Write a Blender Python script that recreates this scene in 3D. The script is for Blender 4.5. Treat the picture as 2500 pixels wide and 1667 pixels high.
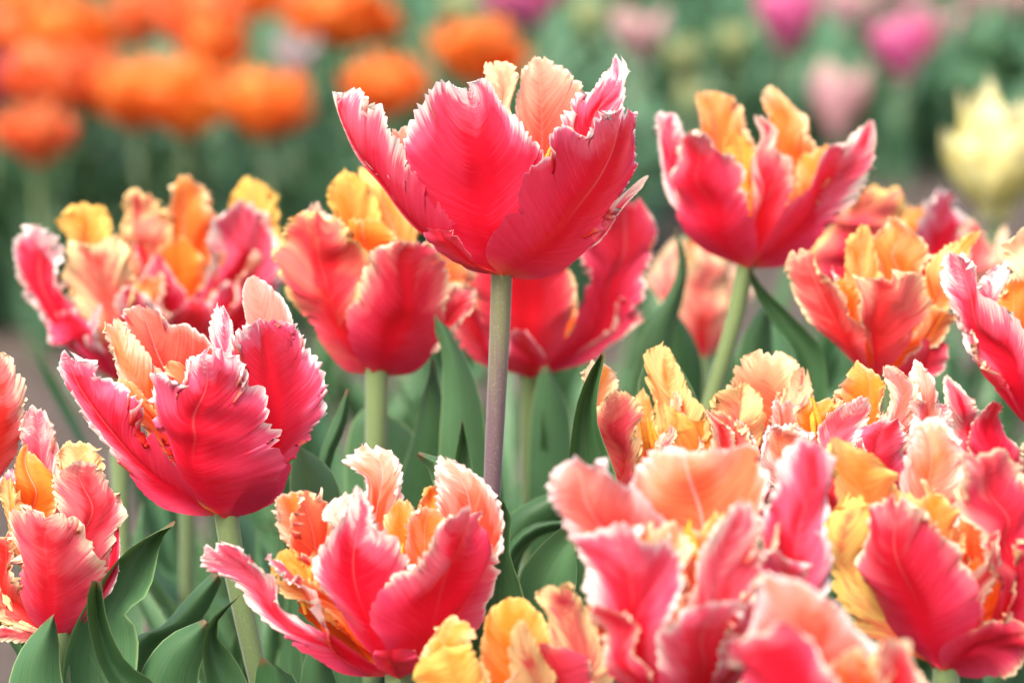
import bpy, math, random
import numpy as np

for o in list(bpy.data.objects):
    bpy.data.objects.remove(o)
S = bpy.context.scene
C = S.collection

# ------------------------------------------------------------------ camera, world, sun, exposure
PITCH = math.radians(11.0)
HC = 0.698
FPX = 8363.0                     # focal length in pixels of the 2500 px wide photograph
IW, IH = 2500.0, 1667.0
FOCUS = 1.035
cd = bpy.data.cameras.new('camera')
cam = bpy.data.objects.new('camera', cd)
C.objects.link(cam)
cam.location = (0, 0, HC)
cam.rotation_euler = (math.pi / 2 - PITCH, 0, 0)
cd.sensor_width = 24.0
cd.lens = FPX / IW * 24.0
cd.clip_start = 0.05
cd.clip_end = 500
cd.dof.use_dof = True
cd.dof.focus_distance = FOCUS
cd.dof.aperture_fstop = 6.5
S.camera = cam

SUN_EL, SUN_AZ = math.radians(52), math.radians(212)      # azimuth clockwise from +Y (the view direction)
w = bpy.data.worlds.new('World')
S.world = w
w.use_nodes = True
nt = w.node_tree
bg = nt.nodes['Background']
sky = nt.nodes.new('ShaderNodeTexSky')
sky.sky_type = 'NISHITA'
sky.sun_disc = False
sky.sun_elevation = SUN_EL
sky.sun_rotation = SUN_AZ
sky.dust_density = 6.0
sky.air_density = 0.8
nt.links.new(sky.outputs[0], bg.inputs[0])
bg.inputs[1].default_value = 0.15
sl = bpy.data.lights.new('sun', 'SUN')
sun = bpy.data.objects.new('sun', sl)
C.objects.link(sun)
sl.energy = 1.25
sl.angle = math.radians(38)
sl.color = (1.0, 0.95, 0.87)
sd = np.array([math.sin(SUN_AZ) * math.cos(SUN_EL), math.cos(SUN_AZ) * math.cos(SUN_EL), math.sin(SUN_EL)])
sun.rotation_euler = (math.pi / 2 - SUN_EL, 0, math.pi - SUN_AZ)
sun.location = (0, 0, 5)
S.view_settings.view_transform = 'Standard'
S.view_settings.look = 'None'
S.view_settings.gamma = 1.0
S.view_settings.use_curve_mapping = False
S.view_settings.exposure = 1.38

# ------------------------------------------------------------------ pixel -> point
CP, SP = math.cos(PITCH), math.sin(PITCH)
CAM = np.array([0.0, 0.0, HC])


def ray(px, py):
    a = (px - IW / 2) / FPX
    b = (IH / 2 - py) / FPX
    return np.array([a, CP + b * SP, -SP + b * CP])


def at(px, py, y):
    r = ray(px, py)
    return CAM + r * (y / r[1])


# ------------------------------------------------------------------ materials
def newmat(name):
    m = bpy.data.materials.new(name)
    m.use_nodes = True
    t = m.node_tree
    t.nodes.clear()
    return m, t


class NB:
    """short helper for node graphs"""
    def __init__(s, t):
        s.t = t

    def n(s, typ, **kw):
        nd = s.t.nodes.new(typ)
        for k, v in kw.items():
            setattr(nd, k, v)
        return nd

    def put(s, sock, v):
        if isinstance(v, (int, float)):
            sock.default_value = v
        elif isinstance(v, tuple):
            sock.default_value = v if len(v) == len(sock.default_value) else tuple(v) + (1,)
        else:
            s.t.links.new(v, sock)

    def m(s, op, a, b=None, c=None, clamp=False):
        nd = s.n('ShaderNodeMath', operation=op)
        nd.use_clamp = clamp
        s.put(nd.inputs[0], a)
        if b is not None:
            s.put(nd.inputs[1], b)
        if c is not None:
            s.put(nd.inputs[2], c)
        return nd.outputs[0]

    def ss(s, x, a, b):
        nd = s.n('ShaderNodeMapRange', interpolation_type='SMOOTHSTEP')
        s.put(nd.inputs[0], x)
        s.put(nd.inputs[1], a)
        s.put(nd.inputs[2], b)
        return nd.outputs[0]

    def mix(s, f, a, b):
        nd = s.n('ShaderNodeMix', data_type='RGBA')
        s.put(nd.inputs[0], f)
        s.put(nd.inputs[6], a)
        s.put(nd.inputs[7], b)
        return nd.outputs[2]

    def noise(s, vec, scale, detail=2.0, rough=0.5):
        nd = s.n('ShaderNodeTexNoise')
        s.put(nd.inputs['Vector'], vec)
        s.put(nd.inputs['Scale'], scale)
        nd.inputs['Detail'].default_value = detail
        nd.inputs['Roughness'].default_value = rough
        return nd.outputs[0]

    def xyz(s, x, y, z):
        nd = s.n('ShaderNodeCombineXYZ')
        s.put(nd.inputs[0], x)
        s.put(nd.inputs[1], y)
        s.put(nd.inputs[2], z)
        return nd.outputs[0]


def thin_surface(b, col, rough, trans, bump=None, tcol=None, spec=0.3):
    """a thin leaf or petal: reflecting and light-passing"""
    p = b.n('ShaderNodeBsdfPrincipled')
    b.put(p.inputs['Base Color'], col)
    b.put(p.inputs['Roughness'], rough)
    p.inputs['Specular IOR Level'].default_value = spec
    tr = b.n('ShaderNodeBsdfTranslucent')
    b.put(tr.inputs[0], tcol if tcol is not None else col)
    if bump is not None:
        b.t.links.new(bump, p.inputs['Normal'])
        b.t.links.new(bump, tr.inputs['Normal'])
    mx = b.n('ShaderNodeMixShader')
    b.put(mx.inputs[0], trans)
    b.t.links.new(p.outputs[0], mx.inputs[1])
    b.t.links.new(tr.outputs[0], mx.inputs[2])
    out = b.n('ShaderNodeOutputMaterial')
    b.t.links.new(mx.outputs[0], out.inputs[0])


def petal_material():
    # object colour carries the pigment mix: r = orange instead of pink, g = width of the pale margin (x12 mm),
    # b = yellowness of that margin, a = paleness of the blade
    m, t = newmat('parrot_petal')
    b = NB(t)
    uv = b.n('ShaderNodeUVMap', uv_map='UVMap').outputs[0]
    sp = b.n('ShaderNodeSeparateXYZ')
    b.put(sp.inputs[0], uv)
    U, V = sp.outputs[0], sp.outputs[1]
    us = b.m('MULTIPLY_ADD', U, 2.0, -1.0)
    tt = b.m('ABSOLUTE', us)
    oi = b.n('ShaderNodeObjectInfo')
    seed = b.m('MULTIPLY', oi.outputs['Random'], 50.0)
    so = b.n('ShaderNodeSeparateColor')
    b.put(so.inputs[0], oi.outputs['Color'])
    orange, rimw, yel = so.outputs[0], so.outputs[1], so.outputs[2]
    pale = oi.outputs['Alpha']
    rim = b.n('ShaderNodeAttribute', attribute_name='rim').outputs['Fac']       # mm to the margin
    side = b.m('MULTIPLY', b.m('SIGN', us), 7.0)
    # veins: fine streaks that follow constant V
    vein = b.noise(b.xyz(b.m('ADD', seed, b.m('MULTIPLY', tt, 1.2)), b.m('MULTIPLY', V, 55.0), side), 1.0, 3.0, 0.6)
    veinf = b.noise(b.xyz(b.m('ADD', seed, b.m('MULTIPLY', tt, 2.0)), b.m('MULTIPLY', V, 170.0), side), 1.0, 2.0, 0.6)
    blot = b.noise(b.xyz(b.m('ADD', seed, b.m('MULTIPLY', us, 1.6)), b.m('MULTIPLY', V, 2.6), 3.0), 1.0, 2.0)
    # margin mask with ragged streaks
    wmm = b.m('MULTIPLY', rimw, 9.0)
    rag = b.m('MULTIPLY', b.m('SUBTRACT', b.m('ADD', b.m('MULTIPLY', vein, 0.6), b.m('MULTIPLY', veinf, 0.4)), 0.5), 3.6)
    patch = b.m('MULTIPLY_ADD', b.m('SUBTRACT', b.noise(b.xyz(b.m('ADD', seed, b.m('MULTIPLY', us, 1.2)), b.m('MULTIPLY', V, 5.0), 9.0), 1.0, 2.0), 0.5), 4.2, 1.05)
    reach = b.m('MULTIPLY', wmm, b.m('MAXIMUM', patch, 0.1))
    dd = b.m('MULTIPLY_ADD', b.m('MULTIPLY', rag, -1.0), b.m('MULTIPLY', reach, 0.8), rim)
    mask = b.m('SUBTRACT', 1.0, b.ss(dd, b.m('MULTIPLY', reach, 0.05), b.m('MULTIPLY_ADD', reach, 1.15, 0.02)))
    halo = b.m('SUBTRACT', 1.0, b.ss(dd, b.m('MULTIPLY', reach, 0.4), b.m('MULTIPLY_ADD', reach, 3.4, 0.05)))
    rimcol = b.mix(yel, (0.93, 0.86, 0.80), (0.90, 0.62, 0.16))
    midw = b.m('SUBTRACT', 1.0, b.ss(tt, 0.008, 0.032))
    mid = b.m('MULTIPLY', b.m('MULTIPLY', midw, b.ss(V, 0.3, 0.8)), b.ss(b.m('FRACT', b.m('MULTIPLY', oi.outputs['Random'], 7.3)), 0.2, 0.9))
    # ---- outer face
    red = b.mix(orange, (0.66, 0.006, 0.026), (0.74, 0.034, 0.009))
    pink = b.mix(orange, (0.80, 0.062, 0.150), (0.84, 0.18, 0.045))
    f = b.m('MULTIPLY_ADD', b.m('SUBTRACT', vein, 0.5), 0.9, b.m('MULTIPLY_ADD', blot, 0.9, b.m('MULTIPLY_ADD', tt, 1.05, -0.62)), clamp=True)
    oc = b.mix(f, red, pink)
    low = b.m('SUBTRACT', 1.0, b.ss(V, 0.05, 0.33))
    oc = b.mix(b.m('MULTIPLY', low, 0.45), oc, (0.50, 0.016, 0.065))
    oc = b.mix(b.m('MULTIPLY', b.m('SUBTRACT', 1.0, b.ss(V, 0.0, 0.008)), 0.5), oc, (0.6, 0.42, 0.06))
    oc = b.mix(b.m('MULTIPLY', b.m('MULTIPLY', pale, 0.65), b.ss(b.m('MULTIPLY_ADD', tt, 0.5, b.m('MULTIPLY_ADD', vein, 0.6, V)), 0.5, 1.4)), oc, b.mix(orange, (0.84, 0.20, 0.27), (0.86, 0.34, 0.10)))
    oc = b.mix(b.m('MULTIPLY', halo, 0.6), oc, b.mix(yel, (0.84, 0.19, 0.34), (0.85, 0.30, 0.13)))
    oc = b.mix(b.m('MULTIPLY', mid, 0.26), oc, (0.84, 0.38, 0.38))
    oc = b.mix(mask, oc, rimcol)
    # ---- inner face
    ired = b.mix(orange, (0.76, 0.035, 0.025), (0.82, 0.12, 0.008))
    isal = b.mix(orange, (0.82, 0.22, 0.15), (0.84, 0.30, 0.020))
    g = b.m('MULTIPLY_ADD', b.m('SUBTRACT', vein, 0.5), 0.8, b.m('MULTIPLY_ADD', V, 2.3, b.m('MULTIPLY_ADD', blot, 1.3, b.m('MULTIPLY_ADD', tt, 0.55, -2.2))), clamp=True)
    ic = b.mix(g, ired, isal)
    ic = b.mix(b.m('MULTIPLY', b.m('MULTIPLY', pale, 0.85), b.ss(b.m('MULTIPLY_ADD', tt, 0.25, b.m('MULTIPLY_ADD', vein, 0.5, V)), 0.8, 1.4)), ic, b.mix(orange, (0.85, 0.36, 0.29), (0.87, 0.42, 0.07)))
    ic = b.mix(b.m('MULTIPLY', b.m('SUBTRACT', 1.0, b.ss(V, 0.02, 0.10)), 0.8), ic, (0.85, 0.42, 0.03))
    ic = b.mix(b.m('MULTIPLY', mid, 0.6), ic, (0.84, 0.47, 0.42))
    ic = b.mix(b.m('MULTIPLY', halo, 0.35), ic, b.mix(yel, (0.88, 0.62, 0.52), (0.9, 0.6, 0.16)))
    ic = b.mix(b.m('MULTIPLY', mask, 0.9), ic, rimcol)
    bf = b.n('ShaderNodeNewGeometry').outputs['Backfacing']
    col = b.mix(bf, oc, ic)
    tcol = b.mix(0.35, oc, ic)
    bp = b.n('ShaderNodeBump')
    bp.inputs['Strength'].default_value = 0.2
    bp.inputs['Distance'].default_value = 0.0006
    b.put(bp.inputs['Height'], b.m('ADD', b.m('MULTIPLY', veinf, 0.6), vein))
    thin_surface(b, col, 0.48, 0.34, bp.outputs[0], tcol, 0.16)
    return m


def leaf_material(name, ca, cb, edge, trans=0.16):
    m, t = newmat(name)
    b = NB(t)
    uv = b.n('ShaderNodeUVMap', uv_map='UVMap').outputs[0]
    sp = b.n('ShaderNodeSeparateXYZ')
    b.put(sp.inputs[0], uv)
    U, V = sp.outputs[0], sp.outputs[1]
    tt = b.m('ABSOLUTE', b.m('MULTIPLY_ADD', U, 2.0, -1.0))
    oi = b.n('ShaderNodeObjectInfo')
    rnd = oi.outputs['Random']
    seed = b.m('MULTIPLY', rnd, 40.0)
    st = b.noise(b.xyz(b.m('MULTIPLY_ADD', U, 34.0, seed), b.m('MULTIPLY', V, 2.0), 0.0), 1.0, 3.0, 0.6)
    pos = b.n('ShaderNodeNewGeometry').outputs['Position']
    bl = b.noise(pos, 26.0, 3.0)
    f = b.m('MULTIPLY_ADD', st, 1.0, b.m('MULTIPLY_ADD', bl, 1.0, b.m('MULTIPLY_ADD', rnd, 0.6, -0.85)), clamp=True)
    col = b.mix(f, ca, cb)
    col = b.mix(b.m('MULTIPLY', b.ss(tt, 0.93, 0.99), 0.7), col, edge)
    col = b.mix(b.m('MULTIPLY', b.ss(V, 0.992, 1.0), 0.6), col, (0.25, 0.10, 0.06))
    speck = b.ss(b.noise(pos, 420.0, 2.0), 0.68, 0.74)
    col = b.mix(b.m('MULTIPLY', speck, 0.25), col, (0.12, 0.11, 0.05))
    bp = b.n('ShaderNodeBump')
    bp.inputs['Strength'].default_value = 0.25
    bp.inputs['Distance'].default_value = 0.0006
    b.put(bp.inputs['Height'], st)
    thin_surface(b, col, 0.42, trans, bp.outputs[0], b.mix(0.6, col, (0.13, 0.22, 0.03)), 0.35)
    return m


def stem_material(name, top, bottom, lo, hi):
    m, t = newmat(name)
    b = NB(t)
    geo = b.n('ShaderNodeNewGeometry')
    pos = geo.outputs['Position']
    sp = b.n('ShaderNodeSeparateXYZ')
    b.put(sp.inputs[0], pos)
    nz = b.noise(b.xyz(b.m('MULTIPLY', sp.outputs[0], 900.0), b.m('MULTIPLY', sp.outputs[1], 900.0), b.m('MULTIPLY', sp.outputs[2], 40.0)), 1.0, 3.0)
    f = b.ss(b.m('MULTIPLY_ADD', b.m('SUBTRACT', nz, 0.5), 0.05, sp.outputs[2]), lo, hi)
    col = b.mix(f, bottom, top)
    lw = b.n('ShaderNodeTexNoise')
    b.put(lw.inputs['Vector'], pos)
    lw.inputs['Scale'].default_value = 1800.0
    col = b.mix(b.m('MULTIPLY', b.ss(lw.outputs[0], 0.5, 0.8), 0.35), col, (0.34, 0.31, 0.27))
    p = b.n('ShaderNodeBsdfPrincipled')
    b.put(p.inputs['Base Color'], col)
    p.inputs['Roughness'].default_value = 0.6
    p.inputs['Specular IOR Level'].default_value = 0.25
    p.inputs['Sheen Weight'].default_value = 0.5
    p.inputs['Sheen Roughness'].default_value = 0.4
    bp = b.n('ShaderNodeBump')
    bp.inputs['Strength'].default_value = 0.3
    bp.inputs['Distance'].default_value = 0.0004
    b.put(bp.inputs['Height'], nz)
    t.links.new(bp.outputs[0], p.inputs['Normal'])
    out = b.n('ShaderNodeOutputMaterial')
    t.links.new(p.outputs[0], out.inputs[0])
    return m


def far_petal_material(name, ca, cb, tip, trans=0.3):
    m, t = newmat(name)
    b = NB(t)
    uv = b.n('ShaderNodeUVMap', uv_map='UVMap').outputs[0]
    sp = b.n('ShaderNodeSeparateXYZ')
    b.put(sp.inputs[0], uv)
    U, V = sp.outputs[0], sp.outputs[1]
    oi = b.n('ShaderNodeObjectInfo')
    seed = b.m('MULTIPLY', oi.outputs['Random'], 30.0)
    st = b.noise(b.xyz(b.m('MULTIPLY_ADD', U, 9.0, seed), b.m('MULTIPLY', V, 2.0), 0.0), 1.0, 3.0)
    f = b.m('MULTIPLY_ADD', oi.outputs['Random'], 0.7, b.m('MULTIPLY_ADD', st, 0.9, -0.35), clamp=True)
    col = b.mix(f, ca, cb)
    tt = b.m('ABSOLUTE', b.m('MULTIPLY_ADD', U, 2.0, -1.0))
    e = b.m('MAXIMUM', tt, V)
    col = b.mix(b.m('MULTIPLY', b.ss(b.m('MULTIPLY_ADD', st, 0.3, e), 0.85, 1.2), 0.7), col, tip)
    thin_surface(b, col, 0.5, trans, None, None, 0.25)
    return m


def simple_material(name, ca, cb, scale, rough=0.8, bumpd=0.0):
    m, t = newmat(name)
    b = NB(t)
    pos = b.n('ShaderNodeNewGeometry').outputs['Position']
    n1 = b.noise(pos, scale, 6.0, 0.65)
    col = b.mix(b.ss(n1, 0.3, 0.7), ca, cb)
    n2 = b.noise(pos, scale * 9, 4.0, 0.7)
    col = b.mix(b.m('MULTIPLY', b.ss(n2, 0.4, 0.7), 0.4), col, tuple(min(1, c * 1.5) for c in cb))
    p = b.n('ShaderNodeBsdfPrincipled')
    b.put(p.inputs['Base Color'], col)
    p.inputs['Roughness'].default_value = rough
    if bumpd:
        bp = b.n('ShaderNodeBump')
        bp.inputs['Distance'].default_value = bumpd
        b.put(bp.inputs['Height'], n2)
        t.links.new(bp.outputs[0], p.inputs['Normal'])
    out = b.n('ShaderNodeOutputMaterial')
    t.links.new(p.outputs[0], out.inputs[0])
    return m


M_PETAL = petal_material()
M_LEAF = leaf_material('tulip_leaf', (0.024, 0.080, 0.024), (0.100, 0.218, 0.098), (0.28, 0.42, 0.18))
M_FARLEAF = leaf_material('far_leaf', (0.050, 0.145, 0.068), (0.150, 0.290, 0.165), (0.22, 0.36, 0.22), 0.25)
M_STEM = stem_material('green_stem', (0.15, 0.22, 0.075), (0.13, 0.19, 0.08), 0.3, 0.5)
M_MSTEM = stem_material('mauve_stem', (0.17, 0.19, 0.075), (0.125, 0.076, 0.088), 0.46, 0.53)
M_STAMEN = simple_material('pollen', (0.62, 0.20, 0.015), (0.78, 0.38, 0.03), 900, 0.9)
M_SOIL = simple_material('soil', (0.05, 0.037, 0.029), (0.13, 0.098, 0.078), 18, 0.95, 0.01)
M_ORANGE = far_petal_material('orange_petal', (0.80, 0.105, 0.010), (0.88, 0.235, 0.025), (0.9, 0.40, 0.12))
M_CORAL = far_petal_material('coral_petal', (0.80, 0.075, 0.018), (0.86, 0.20, 0.05), (0.88, 0.38, 0.16))
M_PINK = far_petal_material('pink_petal', (0.68, 0.06, 0.25), (0.80, 0.20, 0.44), (0.8, 0.42, 0.5))
M_PALEPINK = far_petal_material('pale_pink_petal', (0.62, 0.26, 0.36), (0.70, 0.46, 0.42), (0.66, 0.60, 0.42))
M_YELLOW = far_petal_material('yellow_petal', (0.72, 0.64, 0.20), (0.82, 0.77, 0.40), (0.88, 0.85, 0.58))
M_BUD = far_petal_material('bud_petal', (0.34, 0.42, 0.16), (0.52, 0.52, 0.26), (0.6, 0.56, 0.34))
M_GREYBUD = far_petal_material('mauve_bud_petal', (0.40, 0.30, 0.32), (0.48, 0.40, 0.38), (0.34, 0.31, 0.27))
M_PURPLE = far_petal_material('purple_petal', (0.20, 0.01, 0.08), (0.32, 0.03, 0.12), (0.4, 0.08, 0.16))

# ------------------------------------------------------------------ mesh helpers
rng = np.random.default_rng(7)
random.seed(7)


def grid_mesh(name, P, uv, mat, flip=False, rim=None):
    """P: (nv, nu, 3) grid -> smooth mesh"""
    nv, nu = P.shape[:2]
    idx = np.arange(nv * nu).reshape(nv, nu)
    a, b_, c, d = idx[:-1, :-1], idx[:-1, 1:], idx[1:, 1:], idx[1:, :-1]
    q = np.stack([a, b_, c, d] if not flip else [a, d, c, b_], -1).reshape(-1, 4)
    me = bpy.data.meshes.new(name)
    me.vertices.add(nv * nu)
    me.vertices.foreach_set('co', P.reshape(-1).astype(np.float32))
    nq = len(q)
    me.loops.add(nq * 4)
    me.loops.foreach_set('vertex_index', q.reshape(-1).astype(np.int32))
    me.polygons.add(nq)
    me.polygons.foreach_set('loop_start', np.arange(0, nq * 4, 4, dtype=np.int32))
    me.polygons.foreach_set('use_smooth', np.ones(nq, dtype=bool))
    lay = me.uv_layers.new(name='UVMap')
    lay.data.foreach_set('uv', uv.reshape(-1, 2)[q.reshape(-1)].reshape(-1).astype(np.float32))
    if rim is not None:
        at_ = me.attributes.new('rim', 'FLOAT', 'POINT')
        at_.data.foreach_set('value', rim.reshape(-1).astype(np.float32))
    me.update(calc_edges=True)
    me.materials.append(mat)
    return me


def add(name, me, parent=None, loc=None):
    o = bpy.data.objects.new(name, me)
    C.objects.link(o)
    if parent is not None:
        o.parent = parent
    if loc is not None:
        o.location = loc
    return o


def tag(o, label, cat, group=None):
    o['label'] = label
    o['category'] = cat
    if group:
        o['group'] = group
    return o


def spline(pts, n=160):
    """arc-length resampled centripetal Catmull-Rom through pts -> (n,3)"""
    p = np.asarray(pts, float)
    if len(p) == 2:
        p = np.array([p[0], (p[0] + p[1]) / 2, p[1]])
    e = np.vstack([2 * p[0] - p[1], p, 2 * p[-1] - p[-2]])
    out = []
    f = np.linspace(0, 1, 24, endpoint=False)[:, None]
    for i in range(len(p) - 1):
        a, b_, c, d = e[i:i + 4]
        k = [max(np.linalg.norm(y - x), 1e-7) ** 0.5 for x, y in ((a, b_), (b_, c), (c, d))]
        t0, t1, t2, t3 = 0.0, k[0], k[0] + k[1], k[0] + k[1] + k[2]
        t = t1 + (t2 - t1) * f
        A1 = (t1 - t) / (t1 - t0) * a + (t - t0) / (t1 - t0) * b_
        A2 = (t2 - t) / (t2 - t1) * b_ + (t - t1) / (t2 - t1) * c
        A3 = (t3 - t) / (t3 - t2) * c + (t - t2) / (t3 - t2) * d
        B1 = (t2 - t) / (t2 - t0) * A1 + (t - t0) / (t2 - t0) * A2
        B2 = (t3 - t) / (t3 - t1) * A2 + (t - t1) / (t3 - t1) * A3
        out.append((t2 - t) / (t2 - t1) * B1 + (t - t1) / (t2 - t1) * B2)
    q = np.vstack(out + [p[-1:]])
    s = np.concatenate([[0], np.cumsum(np.linalg.norm(np.diff(q, axis=0), axis=1))])
    L = s[-1]
    g = np.linspace(0, L, n)
    r = np.stack([np.interp(g, s, q[:, k]) for k in range(3)], -1)
    return r, L


def samp(cur, s):
    n = len(cur)
    x = np.clip(s, 0, 1) * (n - 1)
    return np.stack([np.interp(x, np.arange(n), cur[:, k]) for k in range(3)], -1)


def sm(x, a, b_):
    t = np.clip((x - a) / (b_ - a), 0, 1)
    return t * t * (3 - 2 * t)


def noise1(x, freq, r):
    k = r.uniform(-1, 1, int(freq) + 4)
    y = np.clip(x, 0, 1) * freq
    i = np.floor(y).astype(int)
    f = y - i
    f = f * f * (3 - 2 * f)
    return k[i] * (1 - f) + k[i + 1] * f


def teeth(v, n, r):
    """ragged comb: 0 at tooth tips, up to 1 in the gaps"""
    def comb(n, p):
        br = np.sort(np.concatenate([[0, 1.0001], (np.arange(1, n) + r.uniform(-.38, .38, n - 1)) / n]))
        dep = r.uniform(0.15, 1.0, len(br)) ** 1.2
        i = np.clip(np.searchsorted(br, v, side='right') - 1, 0, len(br) - 2)
        f = (v - br[i]) / (br[i + 1] - br[i])
        h = np.where(f < 0.72, (1 - f / 0.72) ** p, (f - 0.72) / 0.28)
        return h * dep[i]
    a = comb(max(3, int(n)), 0.8)
    c = comb(max(2, int(n / 4.5)), 1.6)
    return 0.85 * a + 1.05 * c


def petal_mesh(curves, face, r, hi, ruf, tee, wav, anchor):
    nv, nh = (190, 24) if hi else (100, 13)
    (Lc, LL), (Mc, ML), (Rc, RL) = [spline(c) for c in curves]
    t = np.linspace(0, 1, nh) ** 0.8
    u = np.concatenate([-t[::-1], t[1:]])
    v = np.linspace(0, 1, nv)
    tt = np.abs(u)[None, :]
    V = np.repeat(v[:, None], len(u), 1)
    # width of each half along the blade, in metres
    ve0 = 1 - (1 - v) ** 1.8
    hwL = np.linalg.norm(samp(Lc, ve0) - samp(Mc, ve0), axis=1)
    hwR = np.linalg.norm(samp(Rc, ve0) - samp(Mc, ve0), axis=1)
    hw = np.where(u[None, :] < 0, hwL[:, None], hwR[:, None])
    ve = 1 - (1 - v) ** 1.8
    env = sm(ve, 0.2, 0.45)
    nt_ = ML * 1000 / 2.4
    cutL = teeth(ve, nt_ * r.uniform(.8, 1.15), r) * env
    cutR = teeth(ve, nt_ * r.uniform(.8, 1.15), r) * env
    cut = np.where(u[None, :] < 0, cutL[:, None], cutR[:, None])
    rel = np.clip(tee * 0.001 / np.maximum(hw, 1e-4), 0, 0.40)
    uu = u[None, :] * (1 - (cut - 0.25) * rel * tt ** 1.5)
    sweep = tt ** 1.2
    vv = V * (1 - sweep) + (1 - (1 - V) ** 1.8) * sweep
    # ragged top edge where the blade ends wide
    topn = teeth((u + 1) / 2, max(4, (hwL[-1] + hwR[-1]) * 1000 / 1.7), r)
    topd = np.clip(tee * 0.001 / ML, 0, 0.12)
    vv = vv * (1 - topd * topn[None, :] * sm(V, 0.6, 1.0))
    A, B, D = samp(Lc, vv.ravel()), samp(Mc, vv.ravel()), samp(Rc, vv.ravel())
    q = uu.ravel()[:, None]
    P = (A * (q * q - q) / 2 + B * (1 - q * q) + D * (q * q + q) / 2).reshape(nv, len(u), 3)
    # a slow random twist of the whole blade
    amp = (0.0007 if hi else 0.0015) * sm(V, 0.1, 0.6)
    kk = r.normal(0, 1, (3, 3)) * 190.0
    pp = r.uniform(0, 6.28, 3)
    P = P + amp[..., None] * np.sin((P - anchor) @ kk.T + pp)
    gv = np.gradient(P, axis=0)
    gu = np.gradient(P, axis=1)
    N = np.cross(gu, gv)
    N /= np.maximum(np.linalg.norm(N, axis=-1, keepdims=True), 1e-12)
    # undulating margin, ribs that fan out from the midrib, a keel
    k1 = r.uniform(1.4, 3.0)
    ph = r.uniform(0, 6.28, 2)
    fade = sm(V, 0.1, 0.45)
    s1 = np.where(u[None, :] < 0, np.sin(6.28 * k1 * V + ph[0]), np.sin(6.28 * k1 * 1.13 * V + ph[1]))
    s2 = np.where(u[None, :] < 0, np.sin(6.28 * 2.3 * k1 * V + ph[1]), np.sin(6.28 * 2.5 * k1 * V + ph[0]))
    wide = np.clip(hw / 0.010, 0, 1)
    disp = ruf * 0.001 * tt ** 2.2 * fade * wide * (s1 + 0.3 * s2 * tt)
    ribL, ribR = noise1(v, 22, r), noise1(v, 22, r)
    ribL2, ribR2 = noise1(v, 6, r), noise1(v, 5, r)
    rib = np.where(u[None, :] < 0, (0.07 * ribL + ribL2)[:, None], (0.07 * ribR + ribR2)[:, None])
    disp += wav * 0.0014 * rib * tt ** 0.9 * fade * wide
    disp += 0.0011 * np.exp(-(u[None, :] / 0.13) ** 2) * sm(V, 0.1, 0.5) * -1.0 * np.clip(hw / 0.012, 0, 1)
    disp += 0.0007 * (noise1(v, 50, r))[:, None] * tt ** 6 * fade * min(1.0, tee / 2)
    toward = np.sum(N * (CAM - P), -1).mean()
    sgn = 1.0 if toward > 0 else -1.0
    P = P + N * disp[..., None] * sgn
    flip = (toward < 0) if face == 'o' else (toward > 0)
    rim = np.minimum((1 - tt) * hw, (1 - V) * ML * 0.9 + 0.0004) * 1000 + np.maximum(0, 0.36 - V) * 40
    uv = np.stack([np.repeat(((u + 1) / 2)[None, :], nv, 0), V], -1)
    return grid_mesh('petal', P - anchor, uv, M_PETAL, flip, rim)


def tube_mesh(name, pts, radii, mat, seg=12, n=26):
    cur, L = spline(pts, n)
    tg = np.gradient(cur, axis=0)
    tg /= np.linalg.norm(tg, axis=1, keepdims=True)
    up = np.array([0.0, 1.0, 0.03])
    a = np.cross(tg, up)
    a /= np.linalg.norm(a, axis=1, keepdims=True)
    b_ = np.cross(tg, a)
    th = np.linspace(0, 2 * np.pi, seg + 1)
    rad = np.interp(np.linspace(0, 1, n), np.linspace(0, 1, len(radii)), radii)
    P = cur[:, None] + rad[:, None, None] * (np.cos(th)[None, :, None] * a[:, None] + np.sin(th)[None, :, None] * b_[:, None])
    uv = np.stack(np.meshgrid(np.linspace(0, 1, seg + 1), np.linspace(0, 1, n)), -1)
    return grid_mesh(name, P, uv, mat)


def leaf_surface(curves, anchor, r, nv=56, nh=6, wavy=1.0, mat=None):
    Lc, Mc, Rc = [spline(c)[0] for c in curves]
    u = np.linspace(-1, 1, 2 * nh + 1)
    v = np.linspace(0, 1, nv)
    A, B, D = samp(Lc, v)[:, None], samp(Mc, v)[:, None], samp(Rc, v)[:, None]
    q = u[None, :, None]
    P = A * (q * q - q) / 2 + B * (1 - q * q) + D * (q * q + q) / 2
    gv, gu = np.gradient(P, axis=0), np.gradient(P, axis=1)
    N = np.cross(gu, gv)
    N /= np.maximum(np.linalg.norm(N, axis=-1, keepdims=True), 1e-12)
    ph = r.uniform(0, 6.28, 2)
    d = 0.0022 * wavy * np.abs(u[None, :]) ** 2 * np.sin(6.28 * 3 * v[:, None] + np.where(u < 0, ph[0], ph[1])[None, :])
    P = P + N * d[..., None]
    uv = np.stack(np.meshgrid((u + 1) / 2, v), -1)
    return grid_mesh('leaf', P - anchor, uv, mat or M_LEAF)


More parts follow.
